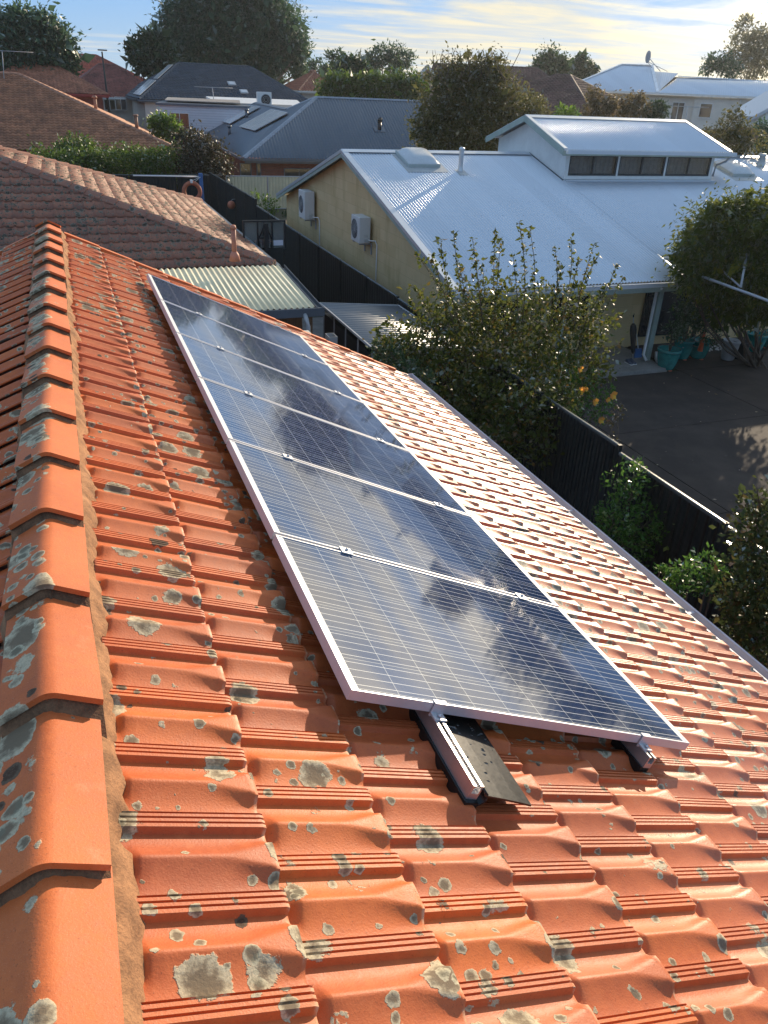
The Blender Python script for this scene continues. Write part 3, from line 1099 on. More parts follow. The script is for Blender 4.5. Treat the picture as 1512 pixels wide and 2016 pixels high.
# rough bedding mortar along both sides of the ridge
for sd in (1, -1):
    ys = np.arange(YN, YF, 0.022)
    n = len(ys)
    wob = np.cumsum(rng.normal(size=n)) * 0.0
    r1, r2, r3 = rng.normal(size=n), rng.normal(size=n), rng.normal(size=n)
    sm = np.convolve(rng.normal(size=n), np.ones(9) / 9, 'same')
    a = 0.088 + 0.0 * r1
    bx = 0.117 + 0.012 * sm * 2 + 0.0035 * r1
    cx = 0.141 + 0.012 * sm * 2 + 0.004 * r2
    rows = []
    for xx, dz in ((a, 0.062 + 0 * r1), (bx, 0.056 + 0.003 * r2), (cx, 0.018 + 0.006 * r3), (cx + 0.004, -0.03 + 0 * r1)):
        rows.append(np.stack([sd * xx, ys, APEX - xx * TN + dz], -1))
    v = np.concatenate(rows)
    i = np.arange(n - 1)
    f = np.concatenate([np.stack([i + q * n, i + 1 + q * n, i + 1 + (q + 1) * n, i + (q + 1) * n], 1) for q in range(3)])
    mesh_np('bedding_mortar', v, f, MORT, roof_r if sd > 0 else roof_l, False)

# far verge: barge tiles and mortar along the gable edge
for sd in (1, -1):
    mb = MB()
    n = 12
    for i in range(n):
        s0, s1 = 0.14 + 0.34 * i, 0.14 + 0.34 * (i + 1) + 0.01
        p0 = np.array([sd * s0 * TC, YF + 0.02, APEX - s0 * TS + 0.022])
        p1 = np.array([sd * s1 * TC, YF + 0.02, APEX - s1 * TS + 0.030])
        mb.beam(p0, p1, 0.075, 0.05, (0, 0, 1))
    mb.build('verge_tile', CAPM, house)
g = MB()
# quad gutter along the right eave
gp = [(0.0, 0.0), (0.0, 0.10), (-0.012, 0.112), (-0.022, 0.104), (-0.012, 0.092), (-0.012, 0.012), (-0.118, 0.012), (-0.118, 0.13), (-0.13, 0.13), (-0.13, 0.0)]
GX, GZ = 4.185, 3.196
g.sweep(gp, [((GX, YN, GZ), (1, 0, 0), (0, 0, 1)), ((GX, YF + 0.25, GZ), (1, 0, 0), (0, 0, 1))])
g.box(GX - 0.13, GX, YF + 0.25, YF + 0.256, GZ, GZ + 0.11)
gut = g.build('gutter', GUTM, house)
for yb in (0.4, 1.95, 3.55, 5.2, 6.9, 8.4):
    MB().box(GX - 0.125, GX - 0.005, yb, yb + 0.022, GZ + 0.088, GZ + 0.094).build('gutter_strap', GUTM, gut)
w = MB()
w.prism([(-3.6, YN, 0), (3.6, YN, 0), (3.6, YN, 3.1), (-3.6, YN, 3.1)], (0, YF - YN - 0.2, 0))
w.prism([(-3.6, YF - 0.22, 3.1), (3.6, YF - 0.22, 3.1), (0, YF - 0.22, 4.9)], (0, 0.02, 0))
w.build('wall', BRICK, house)
MB().box(3.6, 3.97, YN, YF - 0.1, 3.12, 3.15).build('eave', WHITEP, house)
MB().box(3.972, 3.992, YN, YF - 0.05, 3.14, 3.31).build('fascia', GUTM, house)

# ------------------------------------------------------------------ the solar array
SD = np.array([TC, 0, -TS])            # down the slope
SNn = np.array([TS, 0, TC])            # off the slope
FL = np.array([0.824, 1.734, 5.0])     # top, upslope, near corner of the array
PLn, PWd, PGAP, PD = 1.65, 0.992, 0.022, 0.038
YV = np.array([0, 1.0, 0])


def onp(s, y, n):
    return FL + SD * s + YV * y + SNn * n


def make_panel():
    root = thing('solar_panel', 'x', 'solar panel', tuple(FL), 'row of solar panels on the orange roof')
    mb = MB()
    fw = 0.012
    fl = 0.008
    for (s, y, ls, ly) in ((PLn / 2, fl / 2, PLn, fl), (PLn / 2, PWd - fl / 2, PLn, fl), (fw / 2, PWd / 2, fw, PWd - 2 * fl), (PLn - fw / 2, PWd / 2, fw, PWd - 2 * fl)):
        mb.obox(onp(s, y, -PD / 2), SD, YV, SNn, ls, ly, PD)
    fr = mb.build('frame', ALUW, root, 0.0012)
    # inner lip, wider along the two short ends
    for (s, y, ls, ly) in ((0.012 + 0.010, PWd / 2, 0.02, PWd - 0.024), (PLn - 0.022, PWd / 2, 0.02, PWd - 0.024)):
        mb = MB()
        mb.obox(onp(s, y, -0.006), SD, YV, SNn, ls, ly, 0.008)
        mb.build('end_margin', BACKSH, root)
    me = bpy.data.meshes.new('glass')
    a = [(0.012, 0.008), (PLn - 0.012, 0.008), (PLn - 0.012, PWd - 0.008), (0.012, PWd - 0.008)]
    P = [onp(s, y, -0.0035) for s, y in a] + [onp(s, y, -0.009) for s, y in a]
    me.from_pydata([tuple(p) for p in P], [], [(0, 1, 2, 3), (7, 6, 5, 4), (0, 4, 5, 1), (1, 5, 6, 2), (2, 6, 7, 3), (3, 7, 4, 0)])
    uv = me.uv_layers.new(name='metres')
    for lp in me.loops:
        q = a[lp.vertex_index % 4]
        uv.data[lp.index].uv = (q[0] - 0.0315, q[1] - 0.0196)
    me.materials.append(CELLS)
    link(bpy.data.objects.new('glass', me), root)
    return root


pan_lab = ['silver framed solar panel nearest the camera, its open front edge over a bare rail end',
           'second solar panel from the near end, reflecting pale cloud beside dark treetops',
           'third solar panel from the near end of the row of six',
           'third solar panel from the far end of the row of six',
           'second solar panel from the far end, mostly reflecting blue sky',
           'solar panel at the far end of the row, beside the cream patio roof']
p0 = make_panel()
for i in range(6):
    o = p0 if i == 0 else copy_tree(p0, (0, i * (PWd + PGAP), 0))
    o['label'] = pan_lab[i]

# two rails along the ridge direction carry the panels
for ri, (s, y0, lab) in enumerate(((0.345, -0.325, 'upper aluminium rail under the panels, end jutting out beside a black flashing'),
                                   (1.375, -0.078, 'lower aluminium rail under the panels, only its short end showing'))):
    root = thing('mounting_rail', lab, 'rail', tuple(onp(s, 0, -0.11)), 'rails carrying the solar panels')
    T, H = -PD - 0.001, 0.052
    prof = [(-0.02, 0), (-0.02, -H), (0.02, -H), (0.02, 0), (0.008, 0), (0.008, -0.006), (0.014, -0.006), (0.014, -0.03), (-0.014, -0.03), (-0.014, -0.006), (-0.008, -0.006), (-0.008, 0)]
    mb = MB()
    mb.sweep(prof, [(onp(s, y0, T), SD, SNn), (onp(s, 6.22, T), SD, SNn)])
    mb.build('profile', ALU, root)
    # black bolt slot packing along the bottom of the rail
    mb = MB()
    mb.obox(onp(s - 0.004, 2.95, T - H - 0.028), SD, YV, SNn, 0.05, 6.3 + (0.28 if ri == 0 else -0.25), 0.055)
    mb.build('rubber_strip', BLKR, root)
    for i in range(7):
        yc = i * (PWd + PGAP) - PGAP / 2
        mb = MB()
        if i in (0, 6):
            e = -1 if i == 0 else 1
            yc = -0.002 if i == 0 else 6 * PWd + 5 * PGAP + 0.002
            mb.obox(onp(s, yc + e * 0.004, -0.022), SD, YV, SNn, 0.05, 0.005, 0.052)
            mb.obox(onp(s, yc - e * 0.004, 0.0035), SD, YV, SNn, 0.05, 0.02, 0.004)
            mb.obox(onp(s, yc + e * 0.022, -0.0445 + 0.009), SD, YV, SNn, 0.05, 0.034, 0.006)
            c = onp(s, yc + e * 0.024, -0.03)
        else:
            mb.obox(onp(s, yc, 0.0035), SD, YV, SNn, 0.055, 0.05, 0.004)
            mb.obox(onp(s, yc, -0.015), SD, YV, SNn, 0.05, 0.012, 0.032)
            c = onp(s, yc, 0.006)
        cl = mb.build('clamp', ALUW, root)
        q = MB()
        q.tube([c, c + SNn * 0.007], 0.008, 8)
        q.tube([c, c + SNn * 0.010], 0.005, 6)
        q.build('bolt', ALU, cl)
# black flashing sheet lying beside the rail
root = thing('flashing_sheet', 'black rubber flashing lying on the tiles beside the near rail end, wet spots on it', 'flashing', tuple(onp(0.47, -0.2, -0.09)))
mb = MB()
sq = [(0.368, -0.048), (0.372, -0.056), (0.385, -0.060), (0.45, -0.066), (0.52, -0.074), (0.578, -0.082)]
prof = [(a, n_) for a, n_ in sq] + [(a, n_ - 0.007) for a, n_ in reversed(sq)]
mb.sweep(prof, [(onp(0, -0.338, 0), SD, SNn), (onp(0, 0.35, 0), SD, SNn)])
mb.build('sheet', BLKR, root)
mb = MB()
mb.sweep([(0.365, -0.05), (0.385, -0.066), (0.388, -0.085), (0.372, -0.10), (0.352, -0.112), (0.352, -0.118), (0.376, -0.106), (0.396, -0.088), (0.393, -0.062), (0.37, -0.045)],
         [(onp(0, -0.335, 0), SD, SNn), (onp(0, 0.3, 0), SD, SNn)], True)
mb.build('lip', BLKR, root)

# rain drops standing on the flashing
dv, df = [], []
for i in range(70):
    s_, y_ = 0.40 + 0.165 * random.random(), -0.30 + 0.42 * random.random() ** 0.5
    n_ = -0.0605 - (s_ - 0.385) * 0.112
    c = onp(s_, y_, n_)
    r = 0.0022 + 0.0045 * random.random() ** 2
    ly = 1.0 + 1.6 * random.random()
    b0 = len(dv)
    for (q, hh) in ((1.0, 0.0), (0.75, 0.4), (0.35, 0.6)):
        for k in range(8):
            a = k * math.pi / 4
            dv.append(c + SD * r * q * math.cos(a) * ly + YV * r * q * math.sin(a) + SNn * r * hh)
    for j in range(2):
        for k in range(8):
            df.append((b0 + j * 8 + k, b0 + j * 8 + (k + 1) % 8, b0 + (j + 1) * 8 + (k + 1) % 8, b0 + (j + 1) * 8 + k))
mt, b = newmat('water_drop')
out(b, pbr(b, (0.03, 0.03, 0.03, 1), 0.02, 0, None, 1.0))
wd = mesh_np('water_drops', dv, df, mt, root, True)
wd['kind'] = 'stuff'

def hit(px, py, P0, n):
    d = ray(px, py)
    P0, n = np.asarray(P0, float), np.asarray(n, float)
    return CAM + d * (((P0 - CAM) @ n) / (d @ n))


XV, ZV = np.array([1.0, 0, 0]), np.array([0, 0, 1.0])

# ------------------------------------------------------------------ weathered clay roof behind ours
root = thing('weathered_house', 'house with an old hip roof of weathered, lichen-dark clay tiles behind the orange ridge', 'house', (0, 24, 0))


def clayprof(t):
    t = t - np.floor(t)
    rib = 0.018 * ((t < 0.2) & (((t * 15) % 1) > 0.3))
    roll = 0.03 * np.exp(-((t - 0.62) / 0.13) ** 2)
    return rib + roll


wA, wN, wF = np.array([-2.9, 24.15, 5.22]), np.array([4.6, 18.7, 2.8]), np.array([4.6, 29.6, 2.8])
wNl, wFl, wAl = np.array([-12, 18.7, 2.8]), np.array([-12, 29.6, 2.8]), np.array([-12, 24.15, 5.22])
tiles('roof_slope', [wNl, wN, wA, wAl], XV, WTILE, root, 0.222, 0.345, 0.034, 14, clayprof, 0.012)
tiles('roof_slope', [wN, wF, wA], YV, WTILE, root, 0.222, 0.345, 0.034, 14, clayprof, 0.012)
tiles('roof_slope', [wF, wFl, wAl, wA], XV, WTILE, root, 0.222, 0.345, 0.026, 6, clayprof, 0.008)
capping('hip_capping', [(wN + [0, 0, 0.02], wA + [0, 0, 0.02]), (wF + [0, 0, 0.02], wA + [0, 0, 0.02]), (wA, wAl)], WCAP, root, 0.13, 0.085, 0.40, 0.03)
g = MB()
g.beam((4.68, 18.6, 2.76), (4.68, 29.7, 2.76), 0.11, 0.10)
g.beam((4.68, 29.66, 2.76), (-12, 29.66, 2.76), 0.11, 0.10)
g.build('gutter', SLATE, root)
MB().prism([(-12, 19.2, 0), (4.2, 19.2, 0), (4.2, 29.1, 0), (-12, 29.1, 0)], (0, 0, 2.75)).build('wall', BRICK, root)
wn = np.cross(wF - wN, wA - wN)
vp = hit(462, 506, wN, wn)
m_ = MB()
m_.tube([vp - ZV * 0.05, vp + ZV * 0.62], 0.055, 12)
m_.tube([vp + ZV * 0.60, vp + ZV * 0.68], [0.075, 0.05], 12)
m_.lathe(vp, [(0.13, -0.08), (0.10, 0.05), (0.06, 0.12)], 14)
m_.build('vent_pipe', M('terracotta_paint', (0.46, 0.17, 0.10), 0.6), root)

# ------------------------------------------------------------------ patio cover with cream corrugated sheets
root = thing('patio_cover', 'patio cover with a cream corrugated steel roof beyond the far solar panel', 'patio cover', (3, 17, 0))
pc = [(1.0, 15.45, 2.60), (4.66, 15.45, 2.60), (4.66, 18.56, 2.82), (1.0, 18.56, 2.82)]
corrug('roof_sheet', pc, XV, CREAMR, root, 0.122, 0.019, 10)
m_ = MB()
m_.beam((0.9, 15.42, 2.50), (4.86, 15.42, 2.50), 0.05, 0.17)
m_.build('fascia', SLATE, root)
m_ = MB()
m_.sweep([(0, 0), (0.13, 0), (0.13, 0.10), (0.12, 0.10), (0.12, 0.012), (0.01, 0.012), (0.01, 0.10), (0, 0.10)], [((4.70, 15.40, 2.50), XV, ZV), ((4.70, 18.62, 2.72), XV, ZV)])
m_.build('gutter', SLATE, root)
m_ = MB()
for yy in (16.2, 17.1, 18.0):
    m_.beam((0.9, yy, 2.52 + (yy - 15.45) * 0.07), (4.7, yy, 2.52 + (yy - 15.45) * 0.07), 0.05, 0.1)
for xx, yy in ((1.2, 15.6), (4.6, 15.6), (4.6, 18.4)):
    m_.box(xx - 0.045, xx + 0.045, yy - 0.045, yy + 0.045, 0.0, 2.45)
m_.build('timber_frame', WOOD, root)
m_ = MB()
m_.tube([(4.44, 15.40, 2.46), (4.44, 15.28, 2.40), (4.45, 15.20, 2.28), (4.45, 15.20, 1.2)], 0.045, 10)
m_.build('downpipe', GREYST, root)
root = thing('timber_screen', 'brown upright timber board screen under the cream patio roof', 'screen', (4.2, 16.4, 0))
for i in range(13):
    if i in (3, 4):
        continue
    MB().box(2.5 + i * 0.165, 2.5 + i * 0.165 + 0.157, 16.35, 16.375, 0.05, 2.35).build('board', WOOD, root)
m_ = MB()
m_.box(2.4, 4.65, 16.38, 16.42, 0.4, 0.48)
m_.box(2.4, 4.65, 16.38, 16.42, 1.9, 1.98)
m_.build('batten', WOOD, root)
root = thing('gate_post', 'pale grey hollow steel post beside the patio cover and charcoal fence', 'post', (4.98, 15.5, 0))
m_ = MB()
for a in (0, 1):
    m_.box(4.90 + 0.17 * a, 4.91 + 0.17 * a, 15.2, 15.5, 0.0, 2.02)
    m_.box(4.91, 5.07, 15.2 + 0.29 * a, 15.21 + 0.29 * a, 0.0, 2.02)
m_.build('hollow_section', GREYST, root)
root = thing('meter_box', 'small cream box standing above the roof edge by the patio cover', 'box', (4.28, 12.6, 0))
bx = aty(605, 668, 12.9)
m_ = MB()
m_.box(bx[0] - 0.12, bx[0] + 0.06, 12.8, 13.05, bx[2] - 1.2, bx[2] + 0.12)
m_.build('cabinet', M('cream_paint', (0.62, 0.57, 0.45), 0.6), root, 0.012)
m_ = MB()
m_.box(bx[0] - 0.55, bx[0] - 0.12, 12.82, 12.9, bx[2] + 0.02, bx[2] + 0.12)
m_.build('beam', GREYST, root)


# ------------------------------------------------------------------ steel sheet fences
def fence(name, label, a, b, heights, sheet_m, rail_m, post_m, wl=2.37, pitch=0.19, group=None, first=0.0):
    """sheet steel fence from a to b: one ribbed sheet, a top rail and a post to every bay"""
    a, b = np.asarray(a, float), np.asarray(b, float)
    L = np.linalg.norm(b - a)
    d = (b - a) / L
    nn = np.array([-d[1], d[0], 0.0])
    root = thing(name, label, 'fence', (a[0], a[1], 0), group)
    n = max(1, int(round(L / wl)))
    prof = [(0, 0.016), (0.30, 0.016), (0.36, -0.016), (0.48, -0.016), (0.54, 0.016), (0.56, 0.012), (0.90, 0.012), (0.97, 0.016)]
    for i in range(n):
        s0, s1 = L * i / n, L * (i + 1) / n
        h = heights((s0 + s1) / 2)
        us = np.array([s0 + 0.03 + (k + t) * pitch for k in range(int((s1 - s0) / pitch) + 1) for t, _ in prof])
        dz = np.array([z for k in range(int((s1 - s0) / pitch) + 1) for _, z in prof])
        ok = us < s1 - 0.03
        us, dz = us[ok], dz[ok]
        N = len(us)
        lo = a + us[:, None] * d + dz[:, None] * nn + [0, 0, 0.03]
        hi = lo + [0, 0, h - 0.05]
        k = np.arange(N - 1)
        mesh_np('fence_sheet', np.concatenate([lo, hi]), np.stack([k, k + 1, k + 1 + N, k + N], 1), sheet_m, root)
        p0, p1 = a + d * (s0 + 0.035), a + d * (s1 - 0.035)
        m_ = MB()
        X = nn
        m_.sweep([(-0.024, -0.04), (0.024, -0.04), (0.024, 0.0), (0.016, 0.012), (-0.016, 0.012), (-0.024, 0.0)], [(p0 + ZV * (h - 0.012), X, ZV), (p1 + ZV * (h - 0.012), X, ZV)])
        m_.build('rail', rail_m, root)
        m_ = MB()
        m_.sweep([(-0.024, 0), (0.024, 0), (0.024, 0.04), (-0.024, 0.04)], [(p0 + ZV * 0.03, X, ZV), (p1 + ZV * 0.03, X, ZV)])
        m_.build('bottom_rail', post_m, root)
    for i in range(n + 1):
        s = L * i / n
        h = max(heights(min(max(s - 0.5, 0), L)), heights(min(s + 0.5, L)))
        m_ = MB()
        m_.obox(a + d * s + ZV * (h / 2), d, nn, ZV, 0.055, 0.062, h)
        m_.build('post', post_m, root)
    return root


def hside(s):
    yy = 1.9 + s
    if yy > 35.2:
        return 2.2 - 0.02 * int((yy - 35) / 2.4)
    return 1.70 + 0.05 * min(3, int((yy + 0.1) / 2.37) * 0.5) + (0.08 if yy > 9.35 else 0) + (0.03 if yy > 18 else 0)


fence('boundary_fence', 'charcoal steel boundary fence running past the shrubs below the gutter and along the beige wall', (7.74, 1.95, 0), (7.74, 46.9, 0), hside, FENCE, FCAP, FENCE)
fence('rear_fence', 'charcoal steel fence in front of the long hedge at the back of the yard', (-9.0, 47.3, 0), (8.55, 47.3, 0), lambda s: 1.93, FENCE, FCAP, FENCE)
fence('cream_fence', 'cream steel fence with a grey post in front of the red brick wall', (8.85, 48.0, 0), (25.4, 47.0, 0), lambda s: 1.82, FENCEC, GREYST, GREYST)

# ------------------------------------------------------------------ pool side things near the back fence
lp = aty(394, 347, 36.0)
root = thing('clothes_line', 'blue topped post with a thin white arm reaching left in front of the back fence', 'clothes line', (lp[0], 36.0, 0))
m_ = MB()
m_.box(lp[0] - 0.06, lp[0] + 0.10, 35.95, 36.05, 0, lp[2] + 0.12)
m_.build('post', BLUEP, root, 0.01)
le = aty(262, 345.5, 36.0)
m_ = MB()
m_.tube([(lp[0], 36, lp[2] - 0.02), le], 0.028, 8)
m_.build('arm', WHITEP, root)
rc = aty(378, 377, 35.85)
root = thing('swim_ring', 'faded orange swim ring hanging by a cord on the blue post', 'swim ring', tuple(rc))
MB().torus(rc, XV, ZV, 0.335, 0.085).build('ring', ORNG, root)
m_ = MB()
m_.tube([rc + ZV * 0.35 + XV * -0.13, (lp[0] - 0.02, 35.9, lp[2] - 0.02)], 0.008, 6)
m_.tube([rc + ZV * 0.35 + XV * 0.1, (lp[0] + 0.0, 35.9, lp[2] - 0.02)], 0.008, 6)
m_.build('cord', WHITEP, root)
m_ = MB()
m_.obox(rc + ZV * 0.40 - YV * 0.03, XV, YV, ZV, 0.1, 0.15, 0.13)
m_.build('strap', WHITEP, root, 0.01)
d = ray(455.5, 403.5)
bc = CAM + d * ((7.52 - CAM[0]) / d[0])
root = thing('ball_float', 'round faded orange float hung on the tall charcoal fence', 'float', tuple(bc))
MB().lathe(bc, [(0.02, -0.19)] + [(0.19 * math.cos(t), 0.19 * math.sin(t)) for t in np.linspace(-1.4, 1.4, 12)] + [(0.02, 0.19)], 20).build('shell', ORNG, root)
MB().tube([bc + ZV * 0.18, bc + ZV * 0.24 + XV * 0.05, (7.72, bc[1], bc[2] + 0.26)], 0.012, 6).build('hook', GREYST, root)

# portable basketball hoop seen from behind
hy = 22.0
hx0, hx1, hz0, hz1 = 4.56, 5.70, 2.57, 3.29
root = thing('basketball_hoop', 'basketball hoop with clear backboard seen from behind, between tiled roof and charcoal fence', 'basketball hoop', (5.15, hy - 0.4, 0))
MB().box(hx0, hx1, hy, hy + 0.012, hz0, hz1).build('backboard', ACRYL, root)
m_ = MB()
for s in (hx0, hx1):
    m_.box(s - 0.022, s + 0.022, hy - 0.03, hy + 0.02, hz0 - 0.02, hz1 + 0.02)
for z in (hz0, hz1):
    m_.box(hx0, hx1, hy - 0.028, hy + 0.018, z - 0.022, z + 0.022)
for t in (0.335, 0.69):
    x = hx0 + (hx1 - hx0) * t
    m_.box(x - 0.018, x + 0.018, hy - 0.04, hy - 0.005, hz0, hz1)
m_.box(hx0 + 0.38, hx0 + 0.79, hy - 0.042, hy - 0.012, hz0 + 0.27, hz0 + 0.30)
m_.build('board_frame', BLKP, root)
m_ = MB()
pxm = hx0 + 0.585
m_.box(pxm - 0.055, pxm + 0.055, hy - 0.20, hy - 0.09, 0.1, hz1 - 0.03)
m_.build('pole', BLKP, root)
m_ = MB()
for s in (-1, 1):
    m_.tube([(pxm + s * 0.05, hy - 0.12, hz1 - 0.08), (pxm + s * 0.10, hy - 0.06, hz1 - 0.28), (pxm + s * 0.19, hy - 0.04, hz1 - 0.46), (pxm + s * 0.17, hy - 0.05, hz0 + 0.05), (pxm + s * 0.12, hy - 0.06, hz0 - 0.02)], 0.02, 8)
m_.build('lift_arm', BLKP, root)
m_ = MB()
m_.torus((pxm, hy + 0.28, hz0 + 0.14), XV, YV, 0.225, 0.011, 24, 8)
m_.box(pxm - 0.09, pxm + 0.09, hy + 0.013, hy + 0.06, hz0 + 0.08, hz0 + 0.2)
m_.build('rim', REDP, root)
m_ = MB()
for k in range(12):
    a = k / 12 * 2 * math.pi
    c0 = np.array([pxm + 0.22 * math.cos(a), hy + 0.28 + 0.22 * math.sin(a), hz0 + 0.14])
    c1 = np.array([pxm + 0.12 * math.cos(a + 0.4), hy + 0.28 + 0.12 * math.sin(a + 0.4), hz0 - 0.24])
    m_.tube([c0, (c0 + c1) / 2 * 1.0, c1], 0.005, 4)
m_.build('net', WHITEP, root)
MB().box(hx0 + 0.80, hx1 - 0.055, hy - 0.012, hy - 0.004, hz0 + 0.075, hz0 + 0.215).build('notice', M('pale_label', (0.62, 0.60, 0.66), 0.5, var=0.05), root)
m_ = MB()
m_.box(pxm - 0.4, pxm + 0.4, hy - 0.9, hy - 0.05, 0.0, 0.16)
m_.build('base', BLKP, root, 0.04)

# ------------------------------------------------------------------ small charcoal garden shed
root = thing('garden_shed', 'small charcoal shed with corrugated roof and pale edge trim beside the boundary fence', 'shed', (6.5, 16, 0))
sq_ = [np.array(p) for p in ((5.52, 14.35, 2.0), (7.55, 14.35, 1.84), (7.55, 18.0, 1.84), (5.52, 18.0, 2.0))]
corrug('roof_sheet', sq_, YV, DROOF, root, 0.16, 0.032, 10)
m_ = MB()
for a, b2 in ((0, 1), (1, 2), (2, 3), (3, 0)):
    m_.beam(sq_[a] + ZV * 0.01, sq_[b2] + ZV * 0.01, 0.03, 0.05)
m_.build('edge_trim', GREYST, root)
MB().prism([(5.6, 14.45, 0), (7.48, 14.45, 0), (7.48, 17.9, 0), (5.6, 17.9, 0)], (0, 0, 1.80)).build('wall', FENCE, root)
for yy in (14.46, 15.35, 16.2, 17.05, 17.88):
    MB().box(5.575, 5.60, yy - 0.015, yy + 0.015, 0, 1.9).build('joint_strip', GREYST, root)

# ------------------------------------------------------------------ white-roofed block house next door
root = thing('white_roof_house', 'beige block house under a long white corrugated roof with a raised row of clerestory windows', 'house', (12, 22, 0))
RK = 2.38 / 8.9


def wz(y):
    return 2.40 + (y - 17.0) * RK


X0, X1, X2, YR = 8.60, 15.45, 34.0, 25.9
corrug('roof_sheet', [(X0, 17.0, 2.40), (X1, 17.0, 2.40), (X1, YR, wz(YR)), (X0, YR, wz(YR))], XV, WROOF, root, 0.098, 0.017, 8)
corrug('roof_sheet', [(X1, 18.35, wz(18.35)), (X2, 18.35, wz(18.35)), (X2, YR, wz(YR)), (X1, YR, wz(YR))], XV, WROOF, root, 0.098, 0.017, 8)
corrug('roof_sheet', [(X0, 34.8, 2.40), (X2, 34.8, 2.40), (X2, YR, wz(YR)), (X0, YR, wz(YR))], XV, WROOF, root, 0.076, 0.009, 4)
rn = np.array([0, -RK, 1.0])
rn /= np.linalg.norm(rn)
RV = np.array([0, 1.0, RK])
RV /= np.linalg.norm(RV)
m_ = MB()
for s in (-1, 1):
    n_ = rn * [1, -s, 1] if s > 0 else rn
m_.sweep([(-0.24, -0.024), (-0.24, -0.018), (-0.03, 0.038), (0, 0.052), (0.03, 0.038), (0.24, -0.018), (0.24, -0.024), (0, 0.03)], [((X0 - 0.03, YR, wz(YR)), YV, ZV), ((15.35, YR, wz(YR)), YV, ZV)])
m_.sweep([(-0.24, -0.024), (-0.24, -0.018), (-0.03, 0.038), (0, 0.052), (0.03, 0.038), (0.24, -0.018), (0.24, -0.024), (0, 0.03)], [((21.55, YR, wz(YR)), YV, ZV), ((X2, YR, wz(YR)), YV, ZV)])
m_.build('ridge_flashing', WROOF, root)
# rows of roofing screws
sv_, sf_ = [], []
for yy in np.arange(17.35, 25.6, 0.92):
    for xx in np.arange(8.72, 30, 0.228):
        if xx > 15.3 and yy < 18.5 or (15.2 < xx < 21.7 and yy > 23.4):
            continue
        c = np.array([xx + (0.0), yy, wz(yy)]) + rn * 0.012
        b0 = len(sv_)
        for a in range(5):
            sv_.append(c + XV * 0.011 * math.cos(a * 1.257) + RV * 0.011 * math.sin(a * 1.257))
        sv_.append(c + rn * 0.006)
        for a in range(5):
            sf_.append((b0 + a, b0 + (a + 1) % 5, b0 + 5))
so = mesh_np('screws', sv_, sf_, M('screw_grey', (0.25, 0.26, 0.27), 0.5), root)
so['kind'] = 'stuff'
# barge boards and cappings up the gable
for sgn, ya in ((1, 17.0), (-1, 34.8)):
    a, b2 = np.array([X0, ya, 2.40]), np.array([X0, YR, wz(YR)])
    m_ = MB()
    m_.beam(a + [-0.02, 0, -0.09], b2 + [-0.02, 0, -0.09], 0.035, 0.19)
    m_.build('barge_board', SAGE, root)
    m_ = MB()
    m_.beam(a + [0.045, 0, 0.022], b2 + [0.045, 0, 0.022], 0.17, 0.03)
    m_.beam(a + [-0.048, 0, -0.015], b2 + [-0.048, 0, -0.015], 0.02, 0.10)
    m_.build('barge_capping', WROOF, root)
MB().prism([(8.9, 17.4, 0), (8.9, 34.4, 0), (8.9, 34.4, wz(17.3) - 0.07), (8.9, YR, wz(YR) - 0.08), (8.9, 17.4, wz(17.3) - 0.07)], (0.24, 0, 0)).build('gable_wall', BLOCK, root)
MB().prism([(9.14, 18.62, 0), (15.1, 18.62, 0), (15.1, 18.62, 2.7), (9.14, 18.62, 2.7)], (0, 0.2, 0)).build('front_wall', BLOCK, root)
MB().prism([(15.1, 18.85, 0), (X2 - 0.3, 18.85, 0), (X2 - 0.3, 18.85, 2.72), (15.1, 18.85, 2.72)], (0, 0.2, 0)).build('front_wall', BLOCK, root)
MB().box(9.14, X2 - 0.3, 34.1, 34.38, 0, 2.35).build('rear_wall', BLOCK, root)
gq = [(0, 0), (0, 0.10), (-0.012, 0.11), (-0.02, 0.10), (-0.012, 0.012), (-0.11, 0.012), (-0.11, 0.11), (-0.12, 0.11), (-0.12, 0)]
m_ = MB()
m_.sweep([(-a, b2) for a, b2 in gq], [((X0 - 0.05, 16.88, 2.285), -YV, ZV), ((X1 + 0.05, 16.88, 2.285), -YV, ZV)])
m_.sweep([(-a, b2) for a, b2 in gq], [((X1 + 0.05, 18.23, 2.645), -YV, ZV), ((X2, 18.23, 2.645), -YV, ZV)])
m_.build('gutter', WROOF, root)
m_ = MB()
m_.box(X0, X1, 17.005, 17.04, 2.10, 2.32)
m_.build('fascia', SAGE, root)
m_ = MB()
m_.box(X1 + 0.02, X2, 18.36, 18.40, 2.42, 2.70)
m_.build('fascia', SLATE, root)
m_ = MB()
m_.beam((X1 + 0.03, 16.98, 2.40), (X1 + 0.03, 18.38, wz(18.38)), 0.06, 0.06)
m_.build('verge_flashing', WROOF, root)
for xx in (11.9, 14.86):
    MB().box(xx - 0.07, xx + 0.07, 17.15, 17.29, 0.15, 2.12).build('verandah_post', SAGE, root)
m_ = MB()
m_.tube([(14.70, 16.97, 2.28), (14.70, 17.02, 2.18), (14.70, 17.18, 2.08), (14.70, 17.20, 0.32), (14.72, 17.05, 0.2)], 0.042, 10)
m_.build('downpipe', WHITEP, root)
m_ = MB()
m_.tube([(15.04, 17.06, 0.42), (15.05, 17.03, 0.22), (15.06, 16.92, 0.10), (15.07, 16.78, 0.07)], 0.06, 12)
m_.build('drain_elbow', M('galvanised_pipe', (0.6, 0.6, 0.6), 0.35, 0.7, var=0.1), root)
for px0, w_ in ((10.6, 1.5), (13.0, 1.2)):
    window(root, (px0, 18.60, 1.35), XV, ZV, w_, 1.3, M('brown_window_frame', (0.05, 0.035, 0.03), 0.5))
window(root, (16.35, 18.83, 1.35), XV, ZV, 1.25, 2.1, BLKP)
